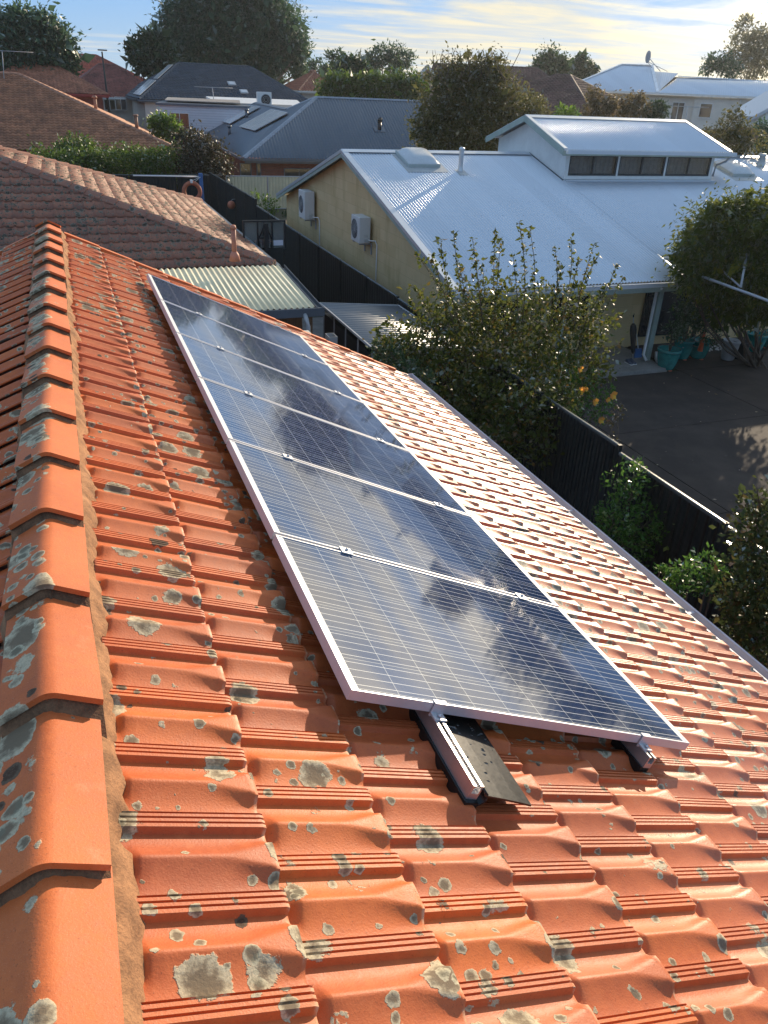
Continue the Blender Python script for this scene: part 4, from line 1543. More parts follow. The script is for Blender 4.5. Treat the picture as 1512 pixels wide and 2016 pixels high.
window(root, (17.25, 18.83, 1.25), XV, ZV, 0.5, 2.3, BLKP, bars=0)
window(root, (20.6, 18.83, 1.45), XV, ZV, 1.8, 1.2, BLKP)

# the clerestory
dx0, dx1, dyf, dyb = 15.42, 21.42, 23.58, 28.22
DK = (5.93 - 5.10) / (25.9 - 23.23)
dw = [(dx0, dyf, 3.9), (dx0, dyb, 3.9), (dx0, dyb, 5.10), (dx0, 25.9, 5.82), (dx0, dyf, 5.10)]
mon = root
MB().prism(dw, (0.08, 0, 0)).build('clerestory_wall', WHITEP, root)
MB().prism([(p[0] + dx1 - dx0 - 0.08, p[1], p[2]) for p in dw], (0.08, 0, 0)).build('clerestory_wall', WHITEP, root)
m_ = MB()
m_.box(dx0 + 0.08, dx1 - 0.08, dyf, dyf + 0.06, 3.9, 4.30)
m_.box(dx0 + 0.08, dx1 - 0.08, dyf, dyf + 0.06, 4.93, 5.10)
m_.box(dx0 + 0.08, dx1 - 0.08, dyb - 0.06, dyb, 3.9, 5.10)
m_.build('clerestory_wall', WHITEP, root)
MB().box(dx0 + 0.09, dx1 - 0.09, dyf + 0.55, dyf + 0.60, 4.0, 5.05).build('interior', DARKIN, root)
m_ = MB()
for xx in np.arange(dx0 + 0.10, dx1 - 0.1, 0.03):
    pass
cx = np.arange(dx0 + 0.1, dx1 - 0.1, 0.02)
cyv = dyf + 0.16 + 0.018 * np.sin(cx * 38) + 0.012 * np.sin(cx * 17.3)
N = len(cx)
v = np.concatenate([np.stack([cx, cyv, np.full(N, 4.28)], 1), np.stack([cx, cyv, np.full(N, 4.95)], 1)])
k = np.arange(N - 1)
mesh_np('curtain', v, np.stack([k, k + 1, k + 1 + N, k + N], 1), CURT, root, True)


def thinpane():
    mt, b = newmat('clear_window_glass')
    tr = b.n('ShaderNodeBsdfTransparent', {'Color': (0.72, 0.73, 0.74, 1)})
    gl = b.n('ShaderNodeBsdfGlossy', {'Color': (1, 1, 1, 1), 'Roughness': 0.03})
    fr = b.n('ShaderNodeFresnel', {'IOR': 1.45})
    out(b, b.n('ShaderNodeMixShader', {0: fr.outputs[0], 1: tr.outputs[0], 2: gl.outputs[0]}).outputs[0])
    return mt


TPANE = thinpane()
bay = (dx1 - dx0 - 0.2) / 3
for i in range(3):
    cxm = dx0 + 0.1 + bay * (i + 0.5)
    window(root, (cxm, dyf + 0.02, 4.615), XV, ZV, bay - 0.07, 0.62, M('dark_window_frame', (0.03, 0.032, 0.034), 0.45), TPANE, 1, t=0.055)
m_ = MB()
for i in range(4):
    xx = dx0 + 0.1 + bay * i
    m_.box(xx - 0.035, xx + 0.035, dyf - 0.02, dyf - 0.002, 4.20, 4.95)
m_.box(dx0, dx1, dyf - 0.03, dyf - 0.004, 4.20, 4.285)
m_.build('mullion', WHITEP, root)
MB().box(dx0 + 0.05, dx1 + 0.12, dyf - 0.10, dyf - 0.0, 4.135, 4.18).build('apron_flashing', WROOF, root)
m_ = MB()
m_.beam((dx0 - 0.006, dyf, 4.17), (dx0 - 0.006, YR, wz(YR) + 0.01), 0.05, 0.04)
m_.build('side_flashing', SLATE, root)
corrug('clerestory_roof', [(15.1, 23.23, 5.10), (21.75, 23.23, 5.10), (21.75, 25.9, 5.93), (15.1, 25.9, 5.93)], XV, WROOF, root, 0.098, 0.017, 8)
corrug('clerestory_roof', [(15.1, 28.57, 5.10), (21.75, 28.57, 5.10), (21.75, 25.9, 5.93), (15.1, 25.9, 5.93)], XV, WROOF, root, 0.076, 0.009, 4)
m_ = MB()
m_.sweep([(-0.2, -0.035), (-0.2, -0.028), (-0.03, 0.034), (0, 0.048), (0.03, 0.034), (0.2, -0.028), (0.2, -0.035), (0, 0.03)], [((15.07, 25.9, 5.93), YV, ZV), ((21.78, 25.9, 5.93), YV, ZV)])
for sx_ in (15.14, 21.71):
    for ya in (23.23, 28.57):
        m_.beam((sx_, ya, 5.125), (sx_, 25.9, 5.955), 0.14, 0.025)
m_.build('clerestory_capping', WROOF, root)
m_ = MB()
for ya in (23.23, 28.57):
    m_.beam((15.06, ya, 5.02), (15.06, 25.9, 5.85), 0.03, 0.17)
    m_.beam((21.79, ya, 5.02), (21.79, 25.9, 5.85), 0.03, 0.17)
m_.box(15.06, 21.8, 23.235, 23.27, 4.92, 5.05)
m_.build('clerestory_fascia', SAGE, root)
m_ = MB()
m_.sweep([(-a, b2) for a, b2 in gq], [((15.08, 23.11, 4.985), -YV, ZV), ((21.80, 23.11, 4.985), -YV, ZV)])
m_.build('clerestory_gutter', WROOF, root)
m_ = MB()
m_.tube([(21.75, 23.2, 4.98), (21.72, 23.35, 4.80), (21.5, 23.54, 4.66), (21.46, 23.54, 4.3)], 0.04, 8)
m_.build('clerestory_downpipe', GREYST, root)

# roof furniture
for nm, q in (('skylight', [(780, 302), (833, 302), (868, 329), (806, 333)]), ('skylight', [(1411, 329), (1442, 324), (1471, 342), (1444, 349)])):
    P = [hit(px, py, (0, 17, 2.4), (0, -RK, 1)) for px, py in q]
    c = np.mean(P, 0)
    hw = 0.55 if c[0] < 15 else 0.5
    hl = 0.62
    f = MB()
    f.obox(c + rn * 0.05, XV, RV, rn, hw * 2, hl * 2, 0.13)
    fo = f.build('skylight', M('skylight_curb', (0.42, 0.46, 0.44), 0.5, var=0.1), root, 0.01)
    MB().obox(c + rn * 0.014 - RV * 0.12, XV, RV, rn, hw * 2 + 0.3, hl * 2 + 0.5, 0.006).build('flashing', M('dull_flashing', (0.42, 0.44, 0.44), 0.55, 0.3, var=0.15), fo)
    # cushion-shaped dome
    n = 9
    t = np.linspace(-1, 1, n)
    A, B = np.meshgrid(t, t)
    h = 0.17 * ((1 - A ** 4) * (1 - B ** 4)) ** 0.6
    v = (c + rn * 0.118)[None] + A.reshape(-1, 1) * XV * (hw - 0.02) + B.reshape(-1, 1) * RV * (hl - 0.02) + h.reshape(-1, 1) * rn
    ii, jj = np.meshgrid(np.arange(n - 1), np.arange(n - 1))
    i0 = (jj * n + ii).ravel()
    mesh_np('dome', v, np.stack([i0, i0 + 1, i0 + 1 + n, i0 + n], 1), DOME, fo, True)
GALV = M('galvanised_pipe', (0.6, 0.6, 0.6), 0.35, 0.7, var=0.1)
for px, py, h, rr in ((906, 338, 0.62, 0.075), (1497, 327, 0.34, 0.13)):
    c = hit(px, py, (0, 17, 2.4), (0, -RK, 1))
    f = MB()
    f.lathe(c, [(rr * 1.25, -0.05), (rr * 1.25, 0.03), (rr, 0.10), (rr, h), (rr * 1.22, h + 0.01), (rr * 1.22, h + 0.05), (rr * 0.8, h + 0.09)], 16)
    fo = f.build('roof_vent', GALV if h > 0.5 else M('dull_flashing', (0.42, 0.44, 0.44), 0.55, 0.3), root)
    MB().obox(c + rn * 0.013 - RV * 0.08, XV, RV, rn, rr * 4.4, rr * 6, 0.006).build('flashing', M('dull_flashing', (0.42, 0.44, 0.44), 0.55, 0.3), fo)


# air conditioners bracketed to the gable wall
def aircon(label, px, py, D_, W_, H_):
    """px,py: lower near outer corner in view; x is fixed by the wall"""
    xo = 8.90 - 0.10 - D_
    d = ray(px, py)
    p = CAM + d * ((xo - CAM[0]) / d[0])
    y0_, z0_ = p[1], p[2]
    root = thing('air_conditioner', label, 'air conditioner', (xo, y0_, z0_), 'air conditioners on the beige wall')
    MB().box(xo, xo + D_, y0_, y0_ + W_, z0_, z0_ + H_).build('cabinet', ACW, root, 0.015)
    cy, cz, rr = y0_ + W_ * 0.58, z0_ + H_ * 0.5, min(W_ * 0.36, H_ * 0.42)
    m_ = MB()
    for k in range(7):
        q = rr * (k + 1) / 7
        m_.torus((xo - 0.008, cy, cz), YV, ZV, q, 0.005, 24, 4)
    for k in range(6):
        a = k * math.pi / 6
        e = YV * math.cos(a) + ZV * math.sin(a)
        m_.beam(np.array([xo - 0.008, cy, cz]) - e * rr, np.array([xo - 0.008, cy, cz]) + e * rr, 0.006, 0.008, (1, 0, 0))
    m_.build('fan_grille', GREYST, root)
    m_ = MB()
    m_.tube([(xo - 0.004, cy, cz), (xo - 0.002, cy, cz)], rr, 28)
    m_.build('fan_opening', DARKIN, root)
    m_ = MB()
    for k in range(6):
        m_.box(xo + D_ * 0.45, xo + D_ * 0.8, y0_ - 0.003, y0_ + 0.0, z0_ + H_ * (0.22 + 0.02 * k), z0_ + H_ * (0.232 + 0.02 * k))
    m_.box(xo + D_ * 0.42, xo + D_ * 0.84, y0_ - 0.02, y0_ - 0.0, z0_ + 0.03, z0_ + H_ * 0.2)
    m_.build('service_cover', M('warm_enamel', (0.55, 0.55, 0.53), 0.5), root)
    m_ = MB()
    for yy in (y0_ + 0.1, y0_ + W_ - 0.1):
        m_.box(xo + 0.03, 8.895, yy - 0.02, yy + 0.02, z0_ - 0.05, z0_ - 0.002)
        m_.box(8.86, 8.897, yy - 0.02, yy + 0.02, z0_ - 0.35, z0_ - 0.05)
    m_.build('bracket', GREYST, root)
    m_ = MB()
    m_.tube([(xo + D_ * 0.8, y0_, z0_ + 0.12), (xo + D_ * 0.8, y0_ - 0.12, z0_ + 0.10), (8.86, y0_ - 0.3, z0_ + 0.12), (8.87, y0_ - 0.42, z0_ + 0.02), (8.87, y0_ - 0.42, 0.3)], 0.02, 8)
    m_.build('pipe', WHITEP, root)


aircon('air conditioner on the beige wall close under the far end of the gable', 600, 433, 0.38, 0.85, 0.98)
aircon('air conditioner on the beige wall below the sloping white roof edge, drip cup beneath', 707, 480, 0.36, 0.8, 0.76)
d = ray(1337, 560)
fl_ = CAM + d * ((17.0 - CAM[1]) / d[1])
root = thing('security_light', 'twin white security floodlights under the corner of the white roof gutter', 'floodlight', tuple(fl_))
m_ = MB()
m_.box(fl_[0] - 0.05, fl_[0] + 0.05, 16.97, 17.003, fl_[2] - 0.05, fl_[2] + 0.05)
m_.build('base', WHITEP, root)
for s in (-1, 1):
    a = fl_ + [s * 0.05, -0.03, 0]
    MB().tube([a, a + [s * 0.05, -0.06, -0.01], a + [s * 0.06, -0.08, -0.015], a + [s * 0.11, -0.17, -0.05]], [0.02, 0.02, 0.045, 0.062], 12).build('lamp_head', WHITEP, root)

# steel pole with braces in front of the wisteria
pa, pb = atz(1325, 523, 2.72), atz(1620, 632, 2.72)
root = thing('awning_frame', 'grey steel pole with slanting braces under the big leafy canopy at right', 'frame', tuple(pa))
MB().tube([pa, pb], 0.032, 10).build('pole', GREYST, root)
pm = atz(1458, 567, 2.72)
MB().tube([pm + ZV * 0.02, aty(1470, 500, pm[1] + 0.6)], 0.028, 8).build('brace', GREYST, root)
MB().tube([pm + ZV * 0.02, aty(1399, 512, pm[1] + 1.8)], 0.022, 8).build('brace', GREYST, root)
MB().tube([aty(1495, 512, pm[1] + 1.2), aty(1530, 545, pm[1] - 0.2)], 0.022, 8).build('brace', GREYST, root)
pp = pb + (pa - pb) * 0.02
MB().tube([(pb[0], pb[1], 0), pb], 0.05, 10).build('post', GREYST, root)

# ------------------------------------------------------------------ plants near us
def shoots(mb, P0, P1, n, r0=0.012):
    pass


# the pear-like shrub with long upright shoots
PB = np.array([8.55, 13.2, 0.0])
root = thing('leafy_shrub', 'big unkempt shrub with long upright leafy shoots in front of the white roof', 'shrub', tuple(PB))
blobs = []
for (px, py, r, y) in ((960, 640, 95, 13.4), (1080, 650, 90, 13.2), (860, 660, 80, 13.3), (1000, 740, 110, 12.9), (880, 760, 85, 12.9), (1090, 760, 75, 12.8),
                       (1160, 640, 45, 12.9), (790, 700, 55, 13.2), (980, 830, 80, 12.2), (760, 690, 36, 13.4), (1170, 720, 42, 12.6), (900, 840, 60, 12.4), (1050, 850, 55, 12.0), (1035, 800, 62, 11.3), (1085, 830, 42, 11.0), (980, 870, 46, 11.2), (1105, 780, 34, 11.4), (1060, 880, 34, 10.8)):
    p = aty(px, py, y)
    blobs.append((p, r * np.linalg.norm(p - CAM) / FPX))
mb = MB()
for c, r in blobs:
    limb(mb, PB + np.append(rng.normal(size=2) * 0.2, -0.05), c, 0.05, 0.012, 0.06)
    for _ in range(4):
        d = rng.normal(size=3)
        d[2] = abs(d[2])
        limb(mb, c, c + d / np.linalg.norm(d) * r, 0.012, 0.005, 0.08, 4, 5)
P, o = crown_pts(blobs, 19000, 330, 0.17, 0.2)
o[:, 2] += 0.3
LV, LF = [leaves(P, 0.085, 0.62, 0.35, o * 0.5)], []
# long shoots: stem plus leaves set along it
tips = [(868, 468, 905, 640), (893, 455, 925, 620), (930, 470, 950, 640), (975, 455, 975, 640), (985, 470, 965, 660), (1022, 436, 1028, 640), (1043, 450, 1040, 650), (1010, 505, 1020, 650),
        (1092, 485, 1080, 640), (1105, 520, 1090, 650), (1170, 480, 1130, 650), (1180, 500, 1120, 660), (1150, 560, 1110, 660), (1215, 520, 1150, 650), (1228, 545, 1160, 660), (848, 500, 900, 660),
        (820, 500, 880, 640), (812, 560, 870, 680), (1140, 510, 1100, 640), (950, 520, 960, 640), (905, 520, 930, 660), (1060, 560, 1060, 680), (1228, 615, 1150, 700), (1222, 670, 1150, 720), (800, 570, 860, 700),
        (760, 630, 830, 720), (740, 640, 800, 730), (1125, 470, 1105, 640), (1200, 560, 1140, 680), (880, 560, 910, 680), (990, 560, 990, 680)]
for i, (tx, ty, bx_, by_) in enumerate(tips):
    yy = 13.1 + 0.5 * math.sin(i * 2.4)
    a, t = aty(bx_, by_, yy), aty(tx, ty, yy + 0.1 * math.sin(i * 5.0))
    pts = limb(mb, a, t, 0.011, 0.004, 0.04, 8, 5)
    L = np.linalg.norm(t - a)
    k = int(L / 0.022)
    s = rng.random(k) ** 0.8
    s = np.concatenate([s, np.full(4, 0.99)])
    pp = np.array([[np.interp(q, np.linspace(0, 1, 8), [p_[j] for p_ in pts]) for j in range(3)] for q in s])
    pp += rng.normal(size=pp.shape) * 0.018
    od = rng.normal(size=pp.shape)
    od[:, 2] = od[:, 2] * 0.5 + 0.15
    LV.append(leaves(pp, 0.082, 0.6, 0.25, od * 0.9))
mb.build('branches', BARK, root)
off, vs, fs = 0, [], []
for v, f in LV:
    vs.append(v)
    fs.append(f + off)
    off += len(v)
mesh_np('foliage', np.concatenate(vs), np.concatenate(fs), LEAF_PEAR, root)


def bush(name, label, cat, base, blobs, mat, n, size, group=None, aspect=0.5, droop=0.0, clumps=60, sig=0.22, shell=0.3, out_=0.7, stem_r=0.02, pn='foliage'):
    root = thing(name, label, cat, tuple(base), group)
    mb = MB()
    for c, r in blobs:
        limb(mb, np.asarray(base) + np.append(rng.normal(size=2) * 0.06, -0.03), np.asarray(c), stem_r, stem_r * 0.4, 0.06, 5, 6)
        for _ in range(3):
            d = rng.normal(size=3)
            d[2] = abs(d[2])
            limb(mb, np.asarray(c), np.asarray(c) + d / np.linalg.norm(d) * r * 0.85, stem_r * 0.35, stem_r * 0.15, 0.08, 4, 5)
    mb.build('stems', BARK, root)
    P, o = crown_pts(blobs, n, clumps, sig, shell)
    o = o.copy()
    o[:, 2] += 0.25
    v, f = leaves(P, size, aspect, droop, o * out_)
    mesh_np(pn, v, f, mat, root)
    return root


def yblobs(L):
    o = []
    for (px, py, r, y) in L:
        p = aty(px, py, y)
        o.append((p, r * np.linalg.norm(p - CAM) / FPX))
    return o


# orange-flowered shrub between the big shrub and the fence
hb = yblobs([(1130, 770, 34, 12.3), (1160, 800, 30, 12.1), (1185, 790, 26, 12.0), (1120, 720, 26, 12.5), (1165, 745, 20, 12.3), (1120, 810, 30, 11.9), (1200, 775, 16, 12.0), (1175, 822, 16, 11.8)])
r_ = bush('flowering_shrub', 'shrub with loose orange flowers leaning over the near end of the charcoal fence', 'shrub', (8.6, 12.2, 0), hb, LEAF_CITRUS, 1500, 0.065, clumps=70)
for (px, py, s, mt_) in ((1142, 726, 7, PETAL), (1143, 768, 9, PETAL), (1151, 766, 7, PETAL), (1170, 790, 8, PETAL), (1206, 777, 9, PETAL), (1196, 786, 6, PETAL), (1182, 826, 8, PETAL), (1115, 760, 5, PETAL)):
    c = aty(px, py, 11.65 if py > 740 else 11.9)
    R = s * np.linalg.norm(c - CAM) / FPX
    pv, pf = [], []
    for k in range(5):
        a = k * 2 * math.pi / 5 + random.random()
        e1 = np.array([math.cos(a), -0.5 + 0.2 * random.random(), math.sin(a)])
        e2 = np.cross(e1, (0.2, -1, 0.3))
        e2 /= np.linalg.norm(e2)
        b0 = len(pv)
        pv += [c, c + e1 * R * 0.6 + e2 * R * 0.55, c + e1 * R + np.array([0, -0.2 * R, 0]), c + e1 * R * 0.6 - e2 * R * 0.55]
        pf.append((b0, b0 + 1, b0 + 2, b0 + 3))
    mesh_np('flower', pv, pf, mt_, r_)
bush('thin_rose', 'thin reddish sprig rising behind the fence step onto the dark driveway', 'plant', (8.3, 9.6, 0), yblobs([(1215, 815, 13, 9.75), (1205, 832, 12, 9.7), (1224, 805, 8, 9.8), (1208, 862, 9, 9.5)]), LEAF_RED, 150, 0.045, clumps=24, stem_r=0.008)

# citrus shrubs in our side yard
bush('citrus_shrub', 'bright green citrus shrub with three leafy heads standing before the charcoal fence', 'shrub', (6.9, 8.3, 0),
     yblobs([(1238, 945, 36, 8.3), (1236, 985, 34, 8.3), (1210, 1030, 40, 8.1), (1262, 1040, 46, 7.9), (1295, 1000, 20, 8.1), (1190, 1055, 26, 8.2), (1240, 1080, 50, 7.9), (1250, 915, 14, 8.4), (1300, 1040, 22, 7.8), (1190, 1010, 20, 8.3)]),
     LEAF_CITRUS, 2600, 0.062, 'citrus shrubs below the gutter', clumps=130, sig=0.2)
bush('citrus_shrub', 'low green citrus shrub close to the gutter, left of the taller spindly one', 'shrub', (6.2, 5.6, 0),
     yblobs([(1320, 1130, 20, 5.9), (1345, 1120, 16, 5.9), (1300, 1118, 10, 6.0), (1335, 1150, 24, 5.8)]), LEAF_CITRUS, 420, 0.06, 'citrus shrubs below the gutter', clumps=50)
bush('citrus_shrub', 'spindly green citrus shrub beside the fence step, right of the low one', 'shrub', (6.9, 5.9, 0),
     yblobs([(1400, 1110, 24, 6.1), (1365, 1110, 18, 6.1), (1410, 1130, 20, 6.0), (1390, 1150, 26, 6.0)]), LEAF_CITRUS, 520, 0.06, 'citrus shrubs below the gutter', clumps=60)
bush('glossy_bush', 'tall bush of glinting glossy leaves at the right edge beside the fence', 'bush', (7.35, 4.4, 0),
     yblobs([(1495, 990, 36, 5.0), (1490, 1040, 44, 4.9), (1500, 1100, 60, 4.7), (1490, 1160, 62, 4.6), (1520, 1230, 80, 4.5), (1450, 1180, 32, 4.7), (1440, 1230, 34, 4.6), (1490, 1260, 60, 4.5), (1540, 1050, 60, 4.8), (1560, 1150, 70, 4.6)]),
     LEAF_GLOSS, 5200, 0.062, clumps=240, sig=0.2, aspect=0.6)
bush('low_shrub', 'low dull shrub in the shade between gutter and fence behind the big shrub', 'shrub', (6.3, 10.6, 0), yblobs([(775, 705, 26, 12.6), (800, 725, 22, 12.2), (745, 692, 18, 13.0), (830, 745, 26, 11.8)]), LEAF_DARK, 900, 0.06, clumps=60)

# wisteria canopy in front of the right part of the white roof
WB = pxblobs([(1400, 470, 66), (1450, 450, 66), (1505, 455, 70), (1390, 520, 58), (1440, 515, 74), (1500, 525, 80), (1560, 490, 80), (1365, 540, 34, -0.5), (1420, 570, 52, 0.5), (1475, 590, 52, 0.8), (1345, 505, 20, -0.3), (1405, 428, 26), (1540, 590, 56, 0.5), (1460, 425, 34), (1510, 425, 36), (1420, 610, 30, 0.8)], 22.3)
tree('wisteria_tree', 'broad yellow-green leafy canopy over the right end of the white roof', 'tree', (17.9, 16.2, 0), WB, LEAF_VINE, 26000, 0.125, 0.06, clumps=620, sig=0.15, aspect=0.34, droop=0.55, stems=3, shell=0.45, dense=0.1)
tree('dark_climber', 'dark dense climber on the wall under the leafy canopy', 'climber', (17.0, 18.0, 0), pxblobs([(1400, 610, 34), (1375, 600, 30), (1425, 600, 28), (1395, 650, 26), (1350, 620, 26, -0.6), (1430, 560, 22)], 23.2), LEAF_DARK, 2600, 0.10, 0.05, clumps=90, stems=3)

# ------------------------------------------------------------------ pots by the verandah
def pot(kind, label, px, py, z, h, r0, r1, mat, plant, group='potted plants by the beige wall'):
    c = atz(px, py, z)
    root = thing('plant_pot', label, 'pot', (c[0], c[1], 0.05), group)
    c = np.array([c[0], c[1], 0.05])
    prof = [(r0 * 0.96, 0.0), (r0, 0.01)]
    for t in np.linspace(0.05, 0.86, 8):
        prof.append((r0 + (r1 - r0) * math.sin(t * 1.57) ** 0.8, t * h))
    prof += [(r1 * 1.02, h * 0.87), (r1 * 1.06, h * 0.89), (r1 * 1.06, h * 0.93), (r1 * 1.02, h * 0.95), (r1 * 1.06, h * 0.97), (r1 * 1.06, h), (r1 * 0.9, h), (r1 * 0.88, h * 0.88)]
    MB().lathe(c + ZV * 0.03, prof, 28).build('body', mat, root)
    MB().lathe(c + ZV * (h * 0.87), [(r1 * 0.89, 0.0), (r1 * 0.86, 0.035)], 20).build('soil', SOIL, root)
    if kind == 'feet':
        for a in (0.6, 2.7, 4.8):
            MB().obox(c + [r0 * 0.85 * math.cos(a), r0 * 0.85 * math.sin(a), 0.015], XV, YV, ZV, 0.08, 0.08, 0.03).build('foot', TERRA, root, 0.008)
    if plant:
        n, ht, rr, lm = plant
        p0 = c + ZV * h
        bl = [(p0 + ZV * ht * 0.75 + rng.normal(size=3) * [rr * 0.4, rr * 0.3, rr * 0.2], rr) for _ in range(4)]
        mb = MB()
        for q, r in bl:
            limb(mb, p0 - ZV * 0.05, q, 0.018, 0.006, 0.06, 5, 6)
        P, o = crown_pts(bl, n, 40, 0.25, 0.3)
        v, f = leaves(P, 0.075, 0.5, 0.2, o * 0.5)
        pl = thing('potted_plant', 'leafy plant in the ' + label, 'plant', tuple(p0), 'plants growing in the pots')
        mb.build('stems', BARK, pl)
        mesh_np('foliage', v, f, lm, pl)
    return root


pot('feet', 'teal glazed pot nearest the verandah post', 1310, 727, 0.05, 0.56, 0.20, 0.31, TEAL, (420, 0.75, 0.26, LEAF_DARK))
pot('feet', 'teal glazed pot half hidden behind the one by the post', 1340, 706, 0.05, 0.54, 0.19, 0.28, TEAL, (500, 0.9, 0.3, LEAF_DARK))
pot('feet', 'teal glazed pot holding a stake with an orange sleeve', 1372, 705, 0.05, 0.52, 0.20, 0.30, TEAL, (700, 1.1, 0.36, LEAF_DARK))
pot('plain', 'tapered pale grey pot standing alone on the driveway edge', 1431, 709, 0.05, 0.56, 0.17, 0.235, GREYPOT, None)
pot('plain', 'black plastic pot close behind the pale grey pot', 1451, 706, 0.05, 0.50, 0.2, 0.25, BLKP, None)
pot('feet', 'teal glazed pot with a small tree, further right along the wall', 1482, 692, 0.05, 0.52, 0.20, 0.30, TEAL, (480, 1.1, 0.34, LEAF_DARK))
pot('feet', 'dark teal pot cut off by the right edge of the view', 1517, 686, 0.05, 0.50, 0.20, 0.30, TEAL, (250, 0.7, 0.25, LEAF_DARK))
c = atz(1373, 700, 0.3)
root = thing('plant_stake', 'orange sleeved stake standing in the middle teal pot', 'stake', (c[0], c[1] - 0.05, 0.5))
MB().tube([(c[0], c[1] - 0.05, 0.45), (c[0] + 0.02, c[1] - 0.05, 0.98)], [0.075, 0.03], 10).build('sleeve', M('orange_plastic', (0.55, 0.10, 0.03), 0.5), root)
MB().tube([(c[0] + 0.02, c[1] - 0.05, 0.9), (c[0] + 0.03, c[1] - 0.05, 1.6)], 0.012, 6).build('cane', WOOD, root)
# folded umbrella leaning at the wall
ub = atz(1246, 706, 0.15)
root = thing('folded_umbrella', 'folded black umbrella leaning on the wall beside the verandah post', 'umbrella', tuple(ub))
ut = ub + np.array([-0.08, 0.22, 1.12])
ax = (ut - ub) / np.linalg.norm(ut - ub)
path = []
for t, r in ((0.12, 0.015), (0.16, 0.05), (0.4, 0.075), (0.7, 0.10), (0.8, 0.085), (0.86, 0.03)):
    path.append((ub + (ut - ub) * t, r))
MB().tube([p for p, _ in path], [r for _, r in path], 9, False).build('canopy', BLKP, root)
MB().tube([ub, ut], 0.012, 8).build('shaft', GREYST, root)
MB().tube([ut, ut + ax * 0.06, ut + ax * 0.09 + XV * 0.03], 0.018, 8).build('handle', BLKP, root)
bb = atz(1257, 704, 0.15)
root = thing('dustpan', 'blue long-handled dustpan leaning beside the verandah post', 'dustpan', tuple(bb))
MB().hexa([tuple(bb + np.array(q)) for q in ((-0.12, 0, 0), (0.12, 0, 0), (0.12, 0.05, 0), (-0.12, 0.05, 0), (-0.1, 0.06, 0.24), (0.1, 0.06, 0.24), (0.1, 0.10, 0.24), (-0.1, 0.10, 0.24))]).build('pan', BLUEP, root)
MB().tube([bb + [0, 0.08, 0.22], bb + [-0.03, 0.25, 0.62]], 0.014, 8).build('handle', WHITEP, root)
# pair of shoes
sc_ = atz(1238, 716, 0.15)
for i, dx in enumerate((0.0, 0.13)):
    s0 = sc_ + [dx, 0.02 * i, 0]
    root = thing('shoe', ('left one' if i == 0 else 'right one') + ' of two grey sports shoes on the verandah slab', 'shoe', tuple(s0), 'pair of shoes on the verandah')
    m_ = MB()
    path = []
    for t, w_, h_ in ((0, 0.035, 0.075), (0.06, 0.042, 0.095), (0.13, 0.042, 0.075), (0.2, 0.05, 0.05), (0.26, 0.045, 0.04), (0.29, 0.02, 0.03)):
        path.append((s0 + YV * (0.14 - t) + ZV * 0.02, XV * w_, ZV * h_))
    m_.sweep([(-1, 0), (1, 0), (1, 0.5), (0.6, 1), (-0.6, 1), (-1, 0.5)], path, True)
    m_.build('upper', M('blue_grey_fabric', (0.05, 0.06, 0.09), 0.8), root)
    m_ = MB()
    m_.box(s0[0] - 0.048, s0[0] + 0.048, s0[1] - 0.15, s0[1] + 0.145, s0[2], s0[2] + 0.022)
    m_.build('sole', WHITEP, root, 0.008)
# pale stones along the wall
pv, pf = [], []
for k in range(90):
    c = np.array([15.9 + rng.random() * 3.2, 17.75 + rng.random() * 0.5, 0.06])
    r = 0.03 + 0.05 * rng.random()
    b0 = len(pv)
    o8 = [np.array(q) * r * (0.7 + 0.6 * rng.random()) for q in ((1, 0, 0), (-1, 0, 0), (0, 1, 0), (0, -1, 0), (0, 0, 0.7), (0, 0, -0.7))]
    pv += [c + q for q in o8]
    pf += [(b0 + a, b0 + b2, b0 + 4) for a, b2 in ((0, 2), (2, 1), (1, 3), (3, 0))]
tag(mesh_np('pale_stones', pv, pf, M('pale_stone', (0.45, 0.44, 0.42), 0.8), None), 'loose pale stones on the ground along the beige wall behind the pots', 'stones', kind='stuff')

# planting by the cream fence
bush('fence_climber', 'straggly yellow-green plant growing up against the cream fence', 'plant', (9.6, 46.0, 0), pxblobs([(520, 400, 16), (512, 430, 14), (535, 420, 12), (505, 385, 9), (545, 395, 8)], 47.0), LEAF_BRIGHT, 420, 0.16, clumps=40, stem_r=0.02)
bush('fence_shrub', 'small dark shrub at the foot of the cream fence beside the beige house', 'shrub', (12.2, 45.5, 0), pxblobs([(570, 428, 14), (562, 436, 11), (580, 435, 11), (542, 437, 9)], 46.5), LEAF_DARK, 500, 0.15, clumps=40)

# hedge and shrubs behind the rear fence
hd = MB()
root = thing('hedge', 'long clipped green hedge behind the charcoal back fence', 'hedge', (0, 49.5, 0))
HB = pxblobs([(x, 322 - 0.03 * (x - 100) + 3 * math.sin(x * 0.07), 24, 0.6 * math.sin(x)) for x in range(60, 350, 13)], 49.3) + pxblobs([(x, 345, 22) for x in range(60, 350, 16)], 49.5)
mb = MB()
for c, r in HB[::2]:
    limb(mb, (c[0], c[1], 0), c, 0.05, 0.02, 0.03)
mb.build('stems', BARK, root)
P, o = crown_pts(HB, 15000, 420, 0.2, 0.35)
v, f = leaves(P, 0.16, 0.5, 0.0, o * 0.6)
mesh_np('foliage', v, f, LEAF_HEDGE, root)
bush('rounded_shrub', 'rounded green shrub mounding above the left part of the hedge', 'shrub', (-1, 51, 0), pxblobs([(145, 292, 20), (165, 296, 22), (120, 298, 17), (185, 300, 15)], 51.5), LEAF_HEDGE, 2600, 0.15, clumps=90, stem_r=0.04)
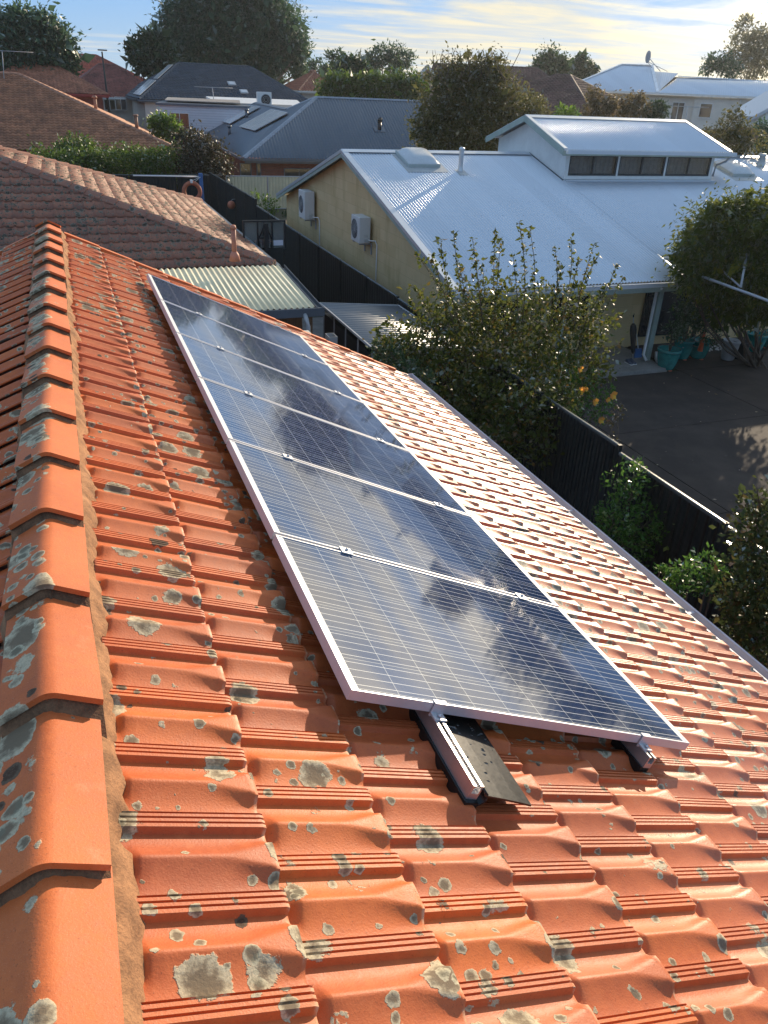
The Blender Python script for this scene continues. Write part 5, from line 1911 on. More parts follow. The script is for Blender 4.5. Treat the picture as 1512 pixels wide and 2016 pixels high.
tree('dark_shrub', 'dark reddish rounded shrub at the right end of the hedge', 'shrub', (7.6, 49.6, 0), pxblobs([(400, 305, 36), (425, 320, 30), (375, 325, 32), (395, 285, 26), (410, 345, 34), (440, 335, 16), (365, 300, 22), (380, 345, 30)], 49.3), LEAF_RED, 6500, 0.17, 0.06, clumps=220, stems=3, shell=0.35)
tree('bright_tree', 'small bright yellow-green tree beside the white weatherboard wall', 'tree', ground_at(325, 270, 60), pxblobs([(318, 236, 13), (335, 248, 15), (310, 252, 16), (345, 262, 13), (328, 262, 14), (300, 240, 9)], 60), LEAF_BRIGHT, 2400, 0.24, 0.07, clumps=80)
tree('copper_shrub', 'copper-leaved shrub between the bright tree and the blue-grey roof', 'shrub', ground_at(365, 280, 56), pxblobs([(362, 268, 12), (350, 276, 12), (378, 262, 9)], 55), LEAF_RED, 900, 0.18, 0.05, clumps=50, stems=2)

# leaf litter blown over the driveway and along the fence
lp_ = np.concatenate([np.stack([8.0 + 12 * rng.random(260) ** 1.4, 3.0 + 13 * rng.random(260), np.full(260, 0.058)], 1),
                      np.stack([8.0 + 0.5 * rng.random(160), 3.0 + 13 * rng.random(160), np.full(160, 0.058)], 1)])
v, f = leaves(lp_, 0.07, 0.55, 0.0, None, 0.4, 0.05)
v = v.reshape(-1, 4, 3)
v[:, :, 2] = 0.056 + (v[:, :, 2] - v[:, :, 2].min(1, keepdims=True)) * 0.15
tag(mesh_np('fallen_leaves', v.reshape(-1, 3), f, leafmat('dry_leaf', (0.16, 0.09, 0.04), (0.26, 0.17, 0.07), (0.3, 0.24, 0.08), 0.6, 0.2)), 'dry leaves scattered over the dark driveway', 'leaves', kind='stuff')

# ------------------------------------------------------------------ houses further off
# long brown tiled roof behind the hedge
root = thing('brown_roof_house', 'low house under a broad brown tiled roof with a red gutter behind the hedge', 'house', (0, 56, 0))
FASR = M('red_gutter_paint', (0.22, 0.035, 0.03), 0.45)
q, ux, uy = hip_house(root, -17.0, 7.5, 54.5, 73.0, 2.5, 6.4, 9.2, 0.0, 'tile', BTILE, BCAP, BRICK, FASR, 0.0, 0.30, 0.33, 0.5, None, k if False else 0.009, 4, 0.076, 4, 0.17)
for px, py, h in ((188, 207, 0.75), (268, 238, 0.5)):
    c = at(px, py, 61.5 if px < 200 else 57.5)
    f = MB()
    f.tube([c - ZV * 0.6, c + ZV * h * 0.6], 0.11, 10)
    f.tube([c + ZV * h * 0.55, c + ZV * h * 0.75], [0.2, 0.12], 10)
    f.build('vent_pipe', BCAP, root)
hn = np.cross(q[1] - q[0], q[4] - q[0])


def antenna(label, base, top, L, ang, n=9, side=0.22):
    base, top = np.asarray(base, float), np.asarray(top, float)
    root = thing('tv_antenna', label, 'antenna', tuple(base), 'rooftop aerials')
    MB().tube([base, top], 0.03, 6).build('mast', GREYST, root)
    d = np.array([math.cos(ang), math.sin(ang), 0])
    e = np.array([-d[1], d[0], 0])
    m_ = MB()
    m_.tube([top - d * L * 0.45, top + d * L * 0.55], 0.022, 6)
    m_.build('boom', GREYST, root)
    m_ = MB()
    for k in range(n):
        c = top + d * (L * (k / (n - 1)) - L * 0.45)
        s = side * (1.6 - k / n)
        m_.tube([c - e * s + ZV * 0.0, c + e * s], 0.012, 5)
    o_ = m_.build('elements', GREYST, root)
    o_['kind'] = 'stuff'
    return root


b0 = at(6, 150, 63.0)
antenna('long flat aerial above the brown roof at the left edge', b0 - ZV * 0.5, at(4, 100, 63.0), 3.4, 0.15)

# second brown roof behind it
root = thing('terracotta_roof_house', 'house with a dull orange-brown tiled hip roof half hidden behind the brown one', 'house', tuple(ground_at(90, 150, 80)))
a, c = at(-60, 182, 76), at(214, 186, 76)
q, _, _ = hip_house(root, a[0], c[0], a[1], a[1] + 14, c[2], c[2] + 2.6, 5.0, 0.0, 'tile', OTILE, OTILE, BRICK, FASR, 0.0, 0.3, 0.34)
# red houses
root = thing('red_roof_house', 'house with a bright orange-red tiled roof on the skyline left of the gum tree', 'house', tuple(ground_at(230, 130, 112)))
a, c = at(20, 158, 104), at(312, 158, 104)
hip_house(root, a[0], c[0], a[1], a[1] + 15, a[2] + 0.0, a[2] + 2.9, 6.0, 0.0, 'tile', RTILE, RTILE, PINKR, WHITEP, 0.0, 0.3, 0.34, 0.4)
root = thing('maroon_roof_house', 'house with a maroon tiled roof and pale walls in front of the orange-red one', 'house', tuple(ground_at(230, 180, 96)))
a, c = at(120, 188, 92), at(330, 190, 92)
hip_house(root, a[0], c[0], a[1], a[1] + 13, a[2], a[2] + 2.9, 4.2, 0.0, 'tile', RTILE2, RTILE2, OFFW, WHITEP, 0.0, 0.3, 0.34, 0.4)
for px in (216, 238):
    c = at(px, 204, 92.2)
    window(root, c, XV, ZV, 1.1, 1.2, WHITEP)
# street lamp
b0, t0 = ground_at(214, 215, 84), at(199, 99, 84)
root = thing('street_lamp', 'tall dark street lamp with a small flat head against the sky', 'street lamp', b0)
MB().tube([b0, (b0[0], b0[1], t0[2] * 0.5), (b0[0], b0[1], t0[2] - 0.1)], [0.12, 0.10, 0.07], 10).build('pole', BLKP, root)
tp = np.array([b0[0], b0[1], t0[2]])
m_ = MB()
m_.obox(tp + [0.05, 0, 0.02], XV, YV, ZV, 0.8, 0.35, 0.1)
m_.build('lamp_head', BLKP, root, 0.03)

# charcoal tiled house with the gum tree behind it
root = thing('charcoal_tile_house', 'house with a dark charcoal tiled hip roof below the big gum tree', 'house', tuple(ground_at(450, 180, 86)))
a, c, e = at(274, 195, 82), at(640, 190, 82), at(376, 133, 90)
rise = e[2] - a[2]
yaw = 0.03
LW = math.hypot(c[0] - a[0], c[1] - a[1])
q, ux, uy = hip_house(root, a[0], a[0] + LW, a[1], a[1] + 15.5, a[2], a[2] + rise + 0.35, 5.0, yaw, 'tile', DTILE, DTILE, OFFW, SLATE, 0.0, 0.3, 0.34, 0.5, 4.6)
dn_ = np.cross(q[1] - q[0], q[4] - q[0])
dn_ /= np.linalg.norm(dn_)
dV = np.cross(dn_, ux)
for px, py in ((456, 167), (480, 183)):
    c = hit(px, py, q[0], dn_)
    f = MB()
    f.obox(c + dn_ * 0.12, ux, dV, dn_, 0.75, 0.75, 0.1)
    fo = f.build('roof_window', GREYST, root)
    MB().obox(c + dn_ * 0.178, ux, dV, dn_, 0.55, 0.55, 0.02).build('pane', DOME, fo)


def flat_panels(P, cols, name, label_fn, n, group, mat=None):
    """a slab of solar panels laid on a roof plane: P four corners in order"""
    P = [np.asarray(p, float) for p in P]
    mt_ = mat or GLAREPV
    for i in range(cols):
        a0, a1 = P[0] + (P[3] - P[0]) * (i + 0.02) / cols, P[0] + (P[3] - P[0]) * (i + 0.98) / cols
        b0_, b1_ = P[1] + (P[2] - P[1]) * (i + 0.02) / cols, P[1] + (P[2] - P[1]) * (i + 0.98) / cols
        rt = thing('solar_panel', label_fn(i), 'solar panel', tuple((a0 + b1_) / 2), group)
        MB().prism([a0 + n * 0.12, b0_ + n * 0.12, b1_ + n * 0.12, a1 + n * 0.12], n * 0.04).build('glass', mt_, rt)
        m_ = MB()
        C4 = [a0, b0_, b1_, a1]
        for j in range(4):
            m_.beam(C4[j] + n * 0.143, C4[(j + 1) % 4] + n * 0.143, 0.045, 0.05, n)
        m_.build('frame', ALU, rt)


mt, b = newmat('sky_glare_solar_glass')
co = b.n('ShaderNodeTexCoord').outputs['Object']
out(b, pbr(b, b.mix(b.noise(co, 3.0, 3.0), (0.55, 0.55, 0.54, 1), (0.66, 0.65, 0.63, 1)), 0.2, 0.0, None, 0.8))  # bright sky reflection painted into a pale base colour
GLAREPV = mt
# west slope of the charcoal roof: two rows of panels
ln = np.cross(q[3] - q[0], q[4] - q[0])
ln /= np.linalg.norm(ln)
ln = ln if ln[2] > 0 else -ln
e0, e1 = q[0] + (q[4] - q[0]) * 0.05, q[0] + (q[4] - q[0]) * 0.52
d_ = (q[3] - q[0]) / np.linalg.norm(q[3] - q[0])
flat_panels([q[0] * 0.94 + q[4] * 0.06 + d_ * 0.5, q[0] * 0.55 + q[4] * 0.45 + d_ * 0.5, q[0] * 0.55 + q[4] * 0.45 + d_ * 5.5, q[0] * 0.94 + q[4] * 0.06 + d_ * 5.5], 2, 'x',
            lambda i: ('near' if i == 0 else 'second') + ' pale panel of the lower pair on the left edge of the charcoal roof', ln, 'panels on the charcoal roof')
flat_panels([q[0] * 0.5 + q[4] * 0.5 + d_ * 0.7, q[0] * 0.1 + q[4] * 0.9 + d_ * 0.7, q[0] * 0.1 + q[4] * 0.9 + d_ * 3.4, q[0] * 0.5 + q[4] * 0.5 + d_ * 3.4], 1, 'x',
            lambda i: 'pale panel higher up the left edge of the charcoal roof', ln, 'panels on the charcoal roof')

# white weatherboard wing in front of it
root = thing('weatherboard_house', 'white weatherboard wing with a flat pale roof in front of the charcoal tiled house', 'house', tuple(ground_at(390, 250, 73)))
a, c = at(312, 222, 72), at(462, 222, 72)
zt = at(330, 207, 72)[2]
w0 = np.array([a[0], a[1], 0])
w1 = np.array([c[0] + 4, c[1] - 2.2, 0])
dirw = (w1 - w0) / np.linalg.norm(w1 - w0)
nw_ = np.array([-dirw[1], dirw[0], 0])
MB().prism([w0, w1, w1 + nw_ * 5, w0 + nw_ * 5], (0, 0, zt)).build('wall', BOARD, root)
MB().prism([w0 - dirw * 0.15 - nw_ * 0.15 + ZV * zt, w1 - nw_ * 0.15 + ZV * zt, w1 + nw_ * 5.1 + ZV * (zt + 0.1), w0 - dirw * 0.15 + nw_ * 5.1 + ZV * (zt + 0.1)], (0, 0, 0.16)).build('roof', SLATE, root)
MB().prism([w0 + dirw * 0.4 + nw_ * 1.0 + ZV * (zt + 0.3), w0 + dirw * 6.4 + nw_ * 1.0 + ZV * (zt + 0.3), w0 + dirw * 6.0 + nw_ * 4.4 + ZV * (zt + 0.42), w0 + dirw * 0.0 + nw_ * 4.4 + ZV * (zt + 0.42)], (0, 0, 0.06)).build('roof_panel', M('tan_panel', (0.42, 0.36, 0.3), 0.4, 0.2), root)
wc = w0 + dirw * 1.65 - nw_ * 0.02 + ZV * (zt - 1.35)
window(root, wc, dirw, ZV, 1.5, 1.7, WHITEP, PANE)
lc = w0 + dirw * 5.3 - nw_ * 0.1 + ZV * (zt - 1.4)
root2 = thing('wall_lamp', 'small dark wall lamp on the white weatherboard wall', 'lamp', tuple(lc))
MB().lathe(lc, [(0.05, -0.2), (0.12, -0.16), (0.12, 0.05), (0.05, 0.12), (0.03, 0.2)], 10).build('lantern', BLKP, root2)
MB().beam(lc + nw_ * 0.1, lc, 0.05, 0.05).build('arm', BLKP, root2)
root = thing('flat_roof_wing', 'flat white roofed wing between the charcoal tiles and the blue-grey roof', 'house', tuple(ground_at(500, 220, 76)))
a, c = at(440, 212, 74), at(606, 206, 74)
h0, h1 = at(440, 212, 74)[2], at(430, 194, 79)[2]
P_ = [np.array([a[0], a[1], h0]), np.array([c[0], c[1], h0]), np.array([c[0] + 0.4, c[1] + 5, h1]), np.array([a[0] - 0.6, a[1] + 5, h1])]
MB().prism(P_, (0, 0, 0.14)).build('roof', WHITEP, root)
MB().prism([P_[0] * [1, 1, 0], P_[1] * [1, 1, 0], P_[2] * [1, 1, 0], P_[3] * [1, 1, 0]], (0, 0, h0 - 0.01)).build('wall', OFFW, root)
c = at(520, 200, 75.5)
root = thing('air_conditioner', 'grey box air conditioner standing on the flat white roof', 'air conditioner', tuple(c))
MB().obox(c + ZV * 0.15, XV, YV, ZV, 1.2, 0.5, 1.15).build('cabinet', ACW, root, 0.02)
m_ = MB()
m_.tube([c + ZV * 0.15 + XV * 0.1 - YV * 0.252, c + ZV * 0.15 + XV * 0.1 - YV * 0.262], 0.42, 20)
m_.build('fan_opening', DARKIN, root)
m_ = MB()
for r in (0.14, 0.26, 0.38):
    m_.torus(c + ZV * 0.15 + XV * 0.1 - YV * 0.28, XV, ZV, r, 0.015, 20, 5)
m_.build('fan_grille', GREYST, root)
c = at(422, 205, 76)
antenna('thin television aerial on a mast before the charcoal roof', c - ZV * 0.3, at(418, 172, 76), 3.2, 0.1)

# blue-grey corrugated house behind the cream fence
root = thing('blue_roof_house', 'brick house with a blue-grey corrugated hip roof behind the cream fence', 'house', (14, 55, 0))
B0, B1 = np.array([10.5, 51.2, 2.5]), np.array([30.5, 49.6, 2.5])
BL = np.array([11.2, 79.0, 2.5])
Ra, Rb, Rc = np.array([17.0, 57.7, 5.8]), np.array([27.0, 56.9, 5.8]), np.array([17.7, 73.0, 5.8])
bu = (B1 - B0) / np.linalg.norm(B1 - B0)
bl = (BL - B0) / np.linalg.norm(BL - B0)
corrug('roof_sheet', [B0, B1, Rb, Ra], bu, BROOF, root, 0.20, 0.028, 8)
ln0 = np.cross(Ra - B0, BL - B0)
Pv, Pw = hit(566, 214, B0, ln0), hit(504, 202, B0, ln0)
corrug('roof_sheet', [B0, Ra, Pv], bl, BROOF, root, 0.20, 0.012, 6)
corrug('roof_sheet', [B0, Pv, Pw, BL], bl, BROOF, root, 0.20, 0.012, 6)
corrug('roof_sheet', [Pw, BL, BL + [13.0, 0, 0]], XV, BROOF, root, 0.20, 0.012, 4)
corrug('roof_sheet', [B1, B1 + [1.0, 14, 0], Rb], YV, BROOF, root, 0.20, 0.02, 4)
corrug('roof_sheet', [Ra, Rb, np.array([27.5, 64.4, 2.5]), np.array([21.5, 64.4, 2.5])], bu, BROOF, root, 0.20, 0.02, 4)
m_ = MB()
for a, b2 in ((B0, Ra), (Ra, Rb), (Ra, Pv), (B1, Rb), (BL, Pw), (Pv, Pw)):
    d = (b2 - a) / np.linalg.norm(b2 - a)
    x = np.cross(d, ZV)
    x /= np.linalg.norm(x)
    z = np.cross(x, d)
    m_.sweep([(-0.2, -0.05), (-0.05, 0.05), (0.05, 0.05), (0.2, -0.05), (0, 0.0)], [(a, x, z), (b2, x, z)])
m_.build('ridge_capping', M('blue_grey_capping', (0.22, 0.25, 0.29), 0.35, 0.3), root)
m_ = MB()
m_.beam(B0 - [0.05, 0.05, 0.1], B1 - [0, 0.05, 0.1], 0.13, 0.14)
m_.beam(B0 - [0.06, 0.0, 0.1], BL - [0.06, 0, 0.1], 0.13, 0.14)
m_.build('gutter', SLATE, root)
m_ = MB()
m_.prism([B0 + [0.1, 0.02, -0.3], B1 + [0, 0.02, -0.3], B1 + [0, 0.55, -0.3], B0 + [0.6, 0.55, -0.3]], (0, 0, 0.14))
m_.build('eave', SLATE, root)
MB().prism([(11.1, 51.75, 0), (30.0, 50.2, 0), (31, 63, 0), (22, 64, 0), (22, 78.4, 0), (11.8, 78.4, 0)], (0, 0, 2.2)).build('wall', BRICK, root)
for px, w_, h_, fm in ((489, 0.7, 1.5, SLATE), (516, 0.28, 1.9, SLATE), (600, 1.9, 0.75, SLATE)):
    t = (at(px, 330, 52)[0] - 11.1) / 18.9
    c = np.array([11.1 + 18.9 * t, 51.75 - 1.55 * t - 0.03, 2.15 - h_ / 2 - (0.25 if px == 600 else 0)])
    window(root, c, bu, ZV, w_, h_, fm, PANE, 1 if w_ > 1 else 0)
fn = np.cross(B1 - B0, Ra - B0)
fn /= np.linalg.norm(fn)
for px, py in ((747, 256),):
    c = hit(px, py, B0, fn)
    f = MB()
    f.tube([c - ZV * 0.1, c + ZV * 0.45], 0.13, 12)
    f.tube([c + ZV * 0.45, c + ZV * 0.58, c + ZV * 0.62 - YV * 0.12], [0.15, 0.16, 0.15], 12)
    fo = f.build('flue', BLKP, root)
    MB().obox(c + fn * 0.04, bu, np.cross(fn, bu), fn, 0.75, 0.6, 0.02).build('flashing', BROOF, fo)
lnn = np.cross(Ra - B0, BL - B0)
lnn /= np.linalg.norm(lnn)
lnn = lnn if lnn[2] > 0 else -lnn
nm = ('nearest', 'middle', 'furthest')
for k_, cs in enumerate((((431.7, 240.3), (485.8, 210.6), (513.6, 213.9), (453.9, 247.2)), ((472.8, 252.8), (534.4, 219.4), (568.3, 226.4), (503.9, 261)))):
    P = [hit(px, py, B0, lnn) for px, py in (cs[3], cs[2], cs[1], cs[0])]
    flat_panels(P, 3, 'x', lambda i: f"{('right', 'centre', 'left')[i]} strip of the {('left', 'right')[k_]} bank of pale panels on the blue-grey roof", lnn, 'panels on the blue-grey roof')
for px, py in ((486, 232), (452, 265)):
    c = hit(px, py, B0, lnn)
    f = MB()
    f.tube([c - ZV * 0.1, c + ZV * 0.5], 0.11, 10)
    f.tube([c + ZV * 0.5, c + ZV * 0.62], [0.2, 0.14], 10)
    f.build('flue', SLATE, root)

# orange roof peeping out right of the charcoal house
root = thing('orange_roof_house', 'small stretch of orange tiled roof between the charcoal roof and the tall hedge', 'house', tuple(ground_at(630, 170, 100)))
a, c = at(588, 178, 92), at(700, 178, 92)
hip_house(root, a[0], c[0], a[1], a[1] + 9, a[2], a[2] + 1.9, 3.0, 0.0, 'tile', M('orange_tile', (0.38, 0.13, 0.07), 0.6, var=0.3), OTILE, OFFW, WHITEP, 0.0, 0.3, 0.34)

# dark brown roofs behind the olive tree, with a pink gable
root = thing('pink_gable_house', 'pink gabled house with dark brown tiled roof on the skyline behind the olive tree', 'house', tuple(ground_at(890, 150, 88)))
a, c = at(838, 165, 86), at(1010, 165, 86)
rz = at(870, 126, 90)[2]
th_ = -0.42
U1 = np.array([math.cos(th_), math.sin(th_), 0])
V1 = np.array([-U1[1], U1[0], 0])
A0 = np.array([a[0], a[1], a[2]])
LL = 13.5
pr_ = [A0, A0 + U1 * LL, A0 + U1 * (LL - 2.5) + V1 * 4 + ZV * (rz - a[2]), A0 + U1 * 0.6 + V1 * 4 + ZV * (rz - a[2])]
tiles('roof', pr_, U1, KTILE, root, 0.3, 0.34)
tiles('roof', [A0 + U1 * LL, A0 + U1 * LL + V1 * 8, pr_[2]], V1, KTILE, root, 0.3, 0.34)
tiles('roof', [A0 + V1 * 8, A0 + U1 * LL + V1 * 8, pr_[2], pr_[3]], U1, KTILE, root, 0.3, 0.34)
capping('ridge_capping', [(pr_[3], pr_[2]), (pr_[1], pr_[2])], KTILE, root)
MB().prism([A0 + U1 * 0.3 + V1 * 0.4 - ZV * A0[2], A0 + U1 * (LL - 0.4) + V1 * 0.4 - ZV * A0[2], A0 + U1 * (LL - 0.4) + V1 * 7.6 - ZV * A0[2], A0 + U1 * 0.3 + V1 * 7.6 - ZV * A0[2]], (0, 0, A0[2] - 0.1)).build('wall', PINKR, root)
# small gable towards us
g0 = at(806, 160, 85)
gw = 3.6
G = [np.array([g0[0] - 0.3, g0[1], g0[2] - 1.0]), np.array([g0[0] - 0.3 + gw, g0[1] - gw * 0.4, g0[2] - 1.0])]
gu = (G[1] - G[0]) / np.linalg.norm(G[1] - G[0])
gv = np.array([-gu[1], gu[0], 0])
gm_ = (G[0] + G[1]) / 2
gz = at(816, 129, 85)[2]
apex = np.array([gm_[0], gm_[1], gz])
MB().prism([G[0] * [1, 1, 0], G[1] * [1, 1, 0], G[1], apex - ZV * 0.15, G[0]], gv * 4).build('gable_wall', PINKR, root)
m_ = MB()
for s in (G[0] - gu * 0.5 - ZV * 0.3, G[1] + gu * 0.5 - ZV * 0.3):
    m_.beam(s - gv * 0.3, apex - gv * 0.3, 0.08, 0.22)
m_.build('barge_board', WHITEP, root)
for s in (G[0] - gu * 0.5 - ZV * 0.3, G[1] + gu * 0.5 - ZV * 0.3):
    tiles('gable_roof', [s - gv * 0.25 + ZV * 0.1, s + gv * 5 + ZV * 0.1, apex + gv * 5 + ZV * 0.1, apex - gv * 0.25 + ZV * 0.1], gv, KTILE, root, 0.3, 0.34)
root = thing('dark_roof_house', 'wide dark brown tiled hip roof between the olive tree and the two-storey house', 'house', tuple(ground_at(1080, 190, 66)))
a, c = at(905, 212, 64), at(1170, 222, 60)
yaw = math.atan2(c[1] - a[1], c[0] - a[0])
LW = math.hypot(c[0] - a[0], c[1] - a[1])
hip_house(root, a[0], a[0] + LW, a[1], a[1] + 13, a[2], at(1000, 148, 68)[2] + 0.15, 4.5, yaw, 'tile', KTILE, KTILE, OFFW, SLATE, 0.0, 0.3, 0.34)

# two-storey pale house
root = thing('two_storey_house', 'pale two-storey house with a hipped white metal roof on the right skyline', 'house', tuple(ground_at(1310, 190, 92)))
a = at(1110, 174, 92)
th_ = math.radians(-39)
U1 = np.array([math.cos(th_), math.sin(th_), 0])
V1 = np.array([-U1[1], U1[0], 0])
Z2 = a[2]
LH, DH = 27.5, 10.5
rz = at(1205, 126, 96)[2]


def T(u, v, z):
    return np.array([a[0], a[1], 0]) + U1 * u + V1 * v + ZV * z


Q = [T(0, 0, Z2), T(10.2, 0, Z2), T(10.2, DH, Z2), T(0, DH, Z2)]
Rl, Rr = T(5.0, DH / 2, rz), T(8.0, DH / 2, rz)
Rm, Re = T(10.8, DH / 2, rz - 0.9), T(21.5, DH / 2, rz - 1.1)
corrug('roof_sheet', [T(0, 0, Z2), T(9.2, 0, Z2), Rr, Rl], U1, WROOF, root, 0.2, 0.012, 4)
corrug('roof_sheet', [T(0, DH, Z2), T(0, 0, Z2), Rl], V1, WROOF, root, 0.2, 0.012, 4)
corrug('roof_sheet', [T(9.2, 0, Z2), T(21.2, 0, Z2), Re, Rm], U1, WROOF, root, 0.2, 0.012, 4)
corrug('roof_sheet', [T(9.2, 0, Z2), Rm, Rr], U1, WROOF, root, 0.2, 0.012, 4)
corrug('roof_sheet', [T(21.2, 0, Z2), T(LH, 0, Z2), T(LH - 3.5, DH / 2, rz - 0.7), T(22.0, DH / 2, rz - 0.7)], U1, WROOF, root, 0.2, 0.012, 4)
corrug('roof_sheet', [T(0, DH, Z2), T(LH, DH, Z2), T(LH - 3.5, DH / 2, rz - 1.0), T(5.0, DH / 2, rz - 0.9)], U1, WROOF, root, 0.2, 0.012, 4)
m_ = MB()
for p, q_ in ((Q[0], Rl), (Rl, Rr), (T(9.2, 0, Z2), Rr), (Rm, Re), (T(21.2, 0, Z2), T(22.0, DH / 2, rz - 0.7)), (T(22.0, DH / 2, rz - 0.7), T(LH - 3.5, DH / 2, rz - 0.7)), (T(LH, 0, Z2), T(LH - 3.5, DH / 2, rz - 0.7))):
    m_.beam(p + ZV * 0.04, q_ + ZV * 0.04, 0.3, 0.08)
m_.build('ridge_capping', M('bright_capping', (0.78, 0.79, 0.8), 0.4, 0.1), root)
m_ = MB()
m_.beam(T(-0.2, -0.08, Z2 - 0.1), T(LH, -0.08, Z2 - 0.1), 0.14, 0.18)
m_.build('gutter', WHITEP, root)
m_ = MB()
m_.prism([T(0.0, 0.0, Z2 - 0.28), T(LH, 0.0, Z2 - 0.28), T(LH, 0.6, Z2 - 0.28), T(0.0, 0.6, Z2 - 0.28)], (0, 0, 0.08))
m_.build('eave', OFFW, root)
m_ = MB()
m_.prism([T(0.6, 0.6, 0), T(12.8, 0.6, 0), T(12.8, DH - 0.5, 0), T(0.6, DH - 0.5, 0)], (0, 0, Z2 - 0.28))
m_.prism([T(12.81, 0.3, 0), T(LH, 0.3, 0), T(LH, DH - 0.4, 0), T(12.81, DH - 0.4, 0)], (0, 0, Z2 - 0.285))
m_.build('wall', OFFW, root)
DFR = M('dark_window_frame', (0.03, 0.032, 0.034), 0.45)
for u, w_, h_, nb, vv in ((1.2, 0.9, 1.0, 0, 0.56), (11.4, 1.2, 1.8, 1, 0.56), (14.0, 1.2, 1.3, 0, 0.26), (19.0, 3.4, 1.2, 1, 0.26), (24.6, 3.2, 1.2, 1, 0.26)):
    window(root, T(u, vv, Z2 - 1.35 - (h_ - 1.2) / 2), U1, ZV, w_, h_, WHITEP, PANE, nb, t=0.07)
m_ = MB()
m_.tube([T(17.0, 0.2, Z2 - 0.3), T(17.0, 0.22, 0)], 0.06, 8)
m_.build('downpipe', WHITEP, root)
db, dt_ = T(9.0, 4.6, rz - 0.5), at(1276, 112, 96)
root = thing('satellite_dish', 'small dish on a spindly stand at the ridge of the two-storey white roof', 'dish', tuple(db))
m_ = MB()
m_.tube([db, dt_], 0.04, 6)
m_.tube([db + U1 * 0.7 - V1 * 0.3, dt_ - ZV * 0.4], 0.03, 6)
m_.tube([db - U1 * 0.6, dt_ - ZV * 0.4], 0.03, 6)
m_.build('stand', GREYST, root)
m_ = MB()
ph = np.array([math.cos(0.6), math.sin(0.6), 0])
vs_, n_ = [], 16
for i_, (r, d) in enumerate(((0.0, 0.0), (0.28, 0.04), (0.5, 0.14), (0.48, 0.17), (0.0, 0.05))):
    for k in range(n_):
        t = 2 * math.pi * k / n_
        vs_.append(dt_ + ph * (0.14 - d) + np.array([-ph[1], ph[0], 0]) * r * 0.55 * math.cos(t) + ZV * r * 1.15 * math.sin(t))
m_.add(vs_, [(i * n_ + k, i * n_ + (k + 1) % n_, (i + 1) * n_ + (k + 1) % n_, (i + 1) * n_ + k) for i in range(4) for k in range(n_)], True)
m_.build('dish', GREYST, root)
c = at(1352, 232, 60)
antenna('low television aerial before the pale two-storey wall', c - ZV * 1.0, at(1354, 210, 60), 2.4, -0.4)
# brown ridge and white gable right of the clerestory
root = thing('low_brown_roof_house', 'low brown tiled roof just behind the clerestory, partly under bushes', 'house', tuple(ground_at(1420, 250, 48)))
a, c = at(1330, 262, 44), at(1560, 300, 40)
yaw = math.atan2(c[1] - a[1], c[0] - a[0])
LW = math.hypot(c[0] - a[0], c[1] - a[1])
hip_house(root, a[0], a[0] + LW, a[1], a[1] + 9, a[2], at(1400, 238, 48)[2], 3.0, yaw, 'tile', KTILE, KTILE, OFFW, SLATE, 0.0, 0.3, 0.34)
root = thing('white_gable_wall_house', 'white gable wall with a sloping pale roof edge at the right border of the view', 'house', tuple(ground_at(1510, 240, 58)))
a = at(1478, 238, 58)
c = at(1560, 190, 55)
MB().prism([(a[0], a[1], 0), (c[0], c[1], 0), (c[0], c[1], c[2]), (a[0], a[1], a[2])], (1.5, 3.5, 0)).build('wall', WHITEP, root)
m_ = MB()
m_.prism([a + [-0.2, -0.3, 0.02], c + [0, -0.3, 0.02], c + [0, -0.3, 0.25], a + [-0.2, -0.3, 0.25]], (1.5, 3.9, 0))
m_.build('roof', WROOF, root)

# ------------------------------------------------------------------ trees of the skyline
tree('gum_tree', 'huge gum tree with a broad grey-green crown behind the charcoal roof', 'tree', ground_at(470, 190, 104),
     pxblobs([(375, 40, 52), (430, 20, 56), (480, 10, 58), (530, 30, 52), (560, 70, 44), (420, 75, 55), (480, 70, 60), (345, 75, 42), (520, 100, 48), (380, 110, 44), (440, 120, 48), (350, 30, 30), (575, 105, 28), (590, 90, 20), (465, -30, 50), (400, -10, 42), (540, 130, 34), (345, 120, 28), (590, 140, 16)], 104),
     LEAF_GUM, 42000, 0.38, 0.5, BARKP, None, clumps=900, sig=0.17, aspect=0.3, droop=0.5, shell=0.4, dense=0.14)
tree('she_oak', 'darker rounded tree tucked against the left side of the huge gum tree', 'tree', ground_at(295, 180, 98), pxblobs([(285, 100, 24), (300, 85, 20), (268, 105, 16), (300, 120, 28), (330, 130, 26), (275, 120, 16), (312, 95, 20)], 98), LEAF_DARK, 4200, 0.4, 0.25, clumps=140, aspect=0.4, dense=0.2)
tree('shade_tree', 'leafy tree at the left edge above the brown roofs', 'tree', ground_at(60, 170, 82), pxblobs([(30, 70, 42), (75, 60, 34), (110, 85, 34), (60, 110, 44), (115, 120, 30), (10, 110, 40), (-20, 70, 40), (95, 50, 16), (45, 40, 18), (130, 140, 18), (80, 140, 30), (140, 110, 12)], 82), LEAF_GUM, 13000, 0.36, 0.35, BARK, None, clumps=360, sig=0.18, aspect=0.38, droop=0.2, dense=0.14)
tree('slim_gum', 'slim pale tree with sparse tufts rising left of the spreading pine', 'tree', ground_at(660, 180, 105), pxblobs([(652, 110, 9), (668, 108, 9), (660, 125, 9), (655, 140, 8), (672, 130, 6)], 105), LEAF_GUM, 700, 0.36, 0.14, BARKP, None, clumps=50, droop=0.2)
tree('spreading_pine', 'spreading flat-topped tree beside a narrow dark cypress on the skyline', 'tree', ground_at(765, 180, 108), pxblobs([(735, 115, 15), (755, 107, 16), (778, 108, 17), (800, 115, 13), (725, 125, 12), (770, 125, 14), (745, 128, 10), (795, 130, 9)], 108), LEAF_GUM, 2600, 0.4, 0.25, BARK, None, clumps=120, aspect=0.35)
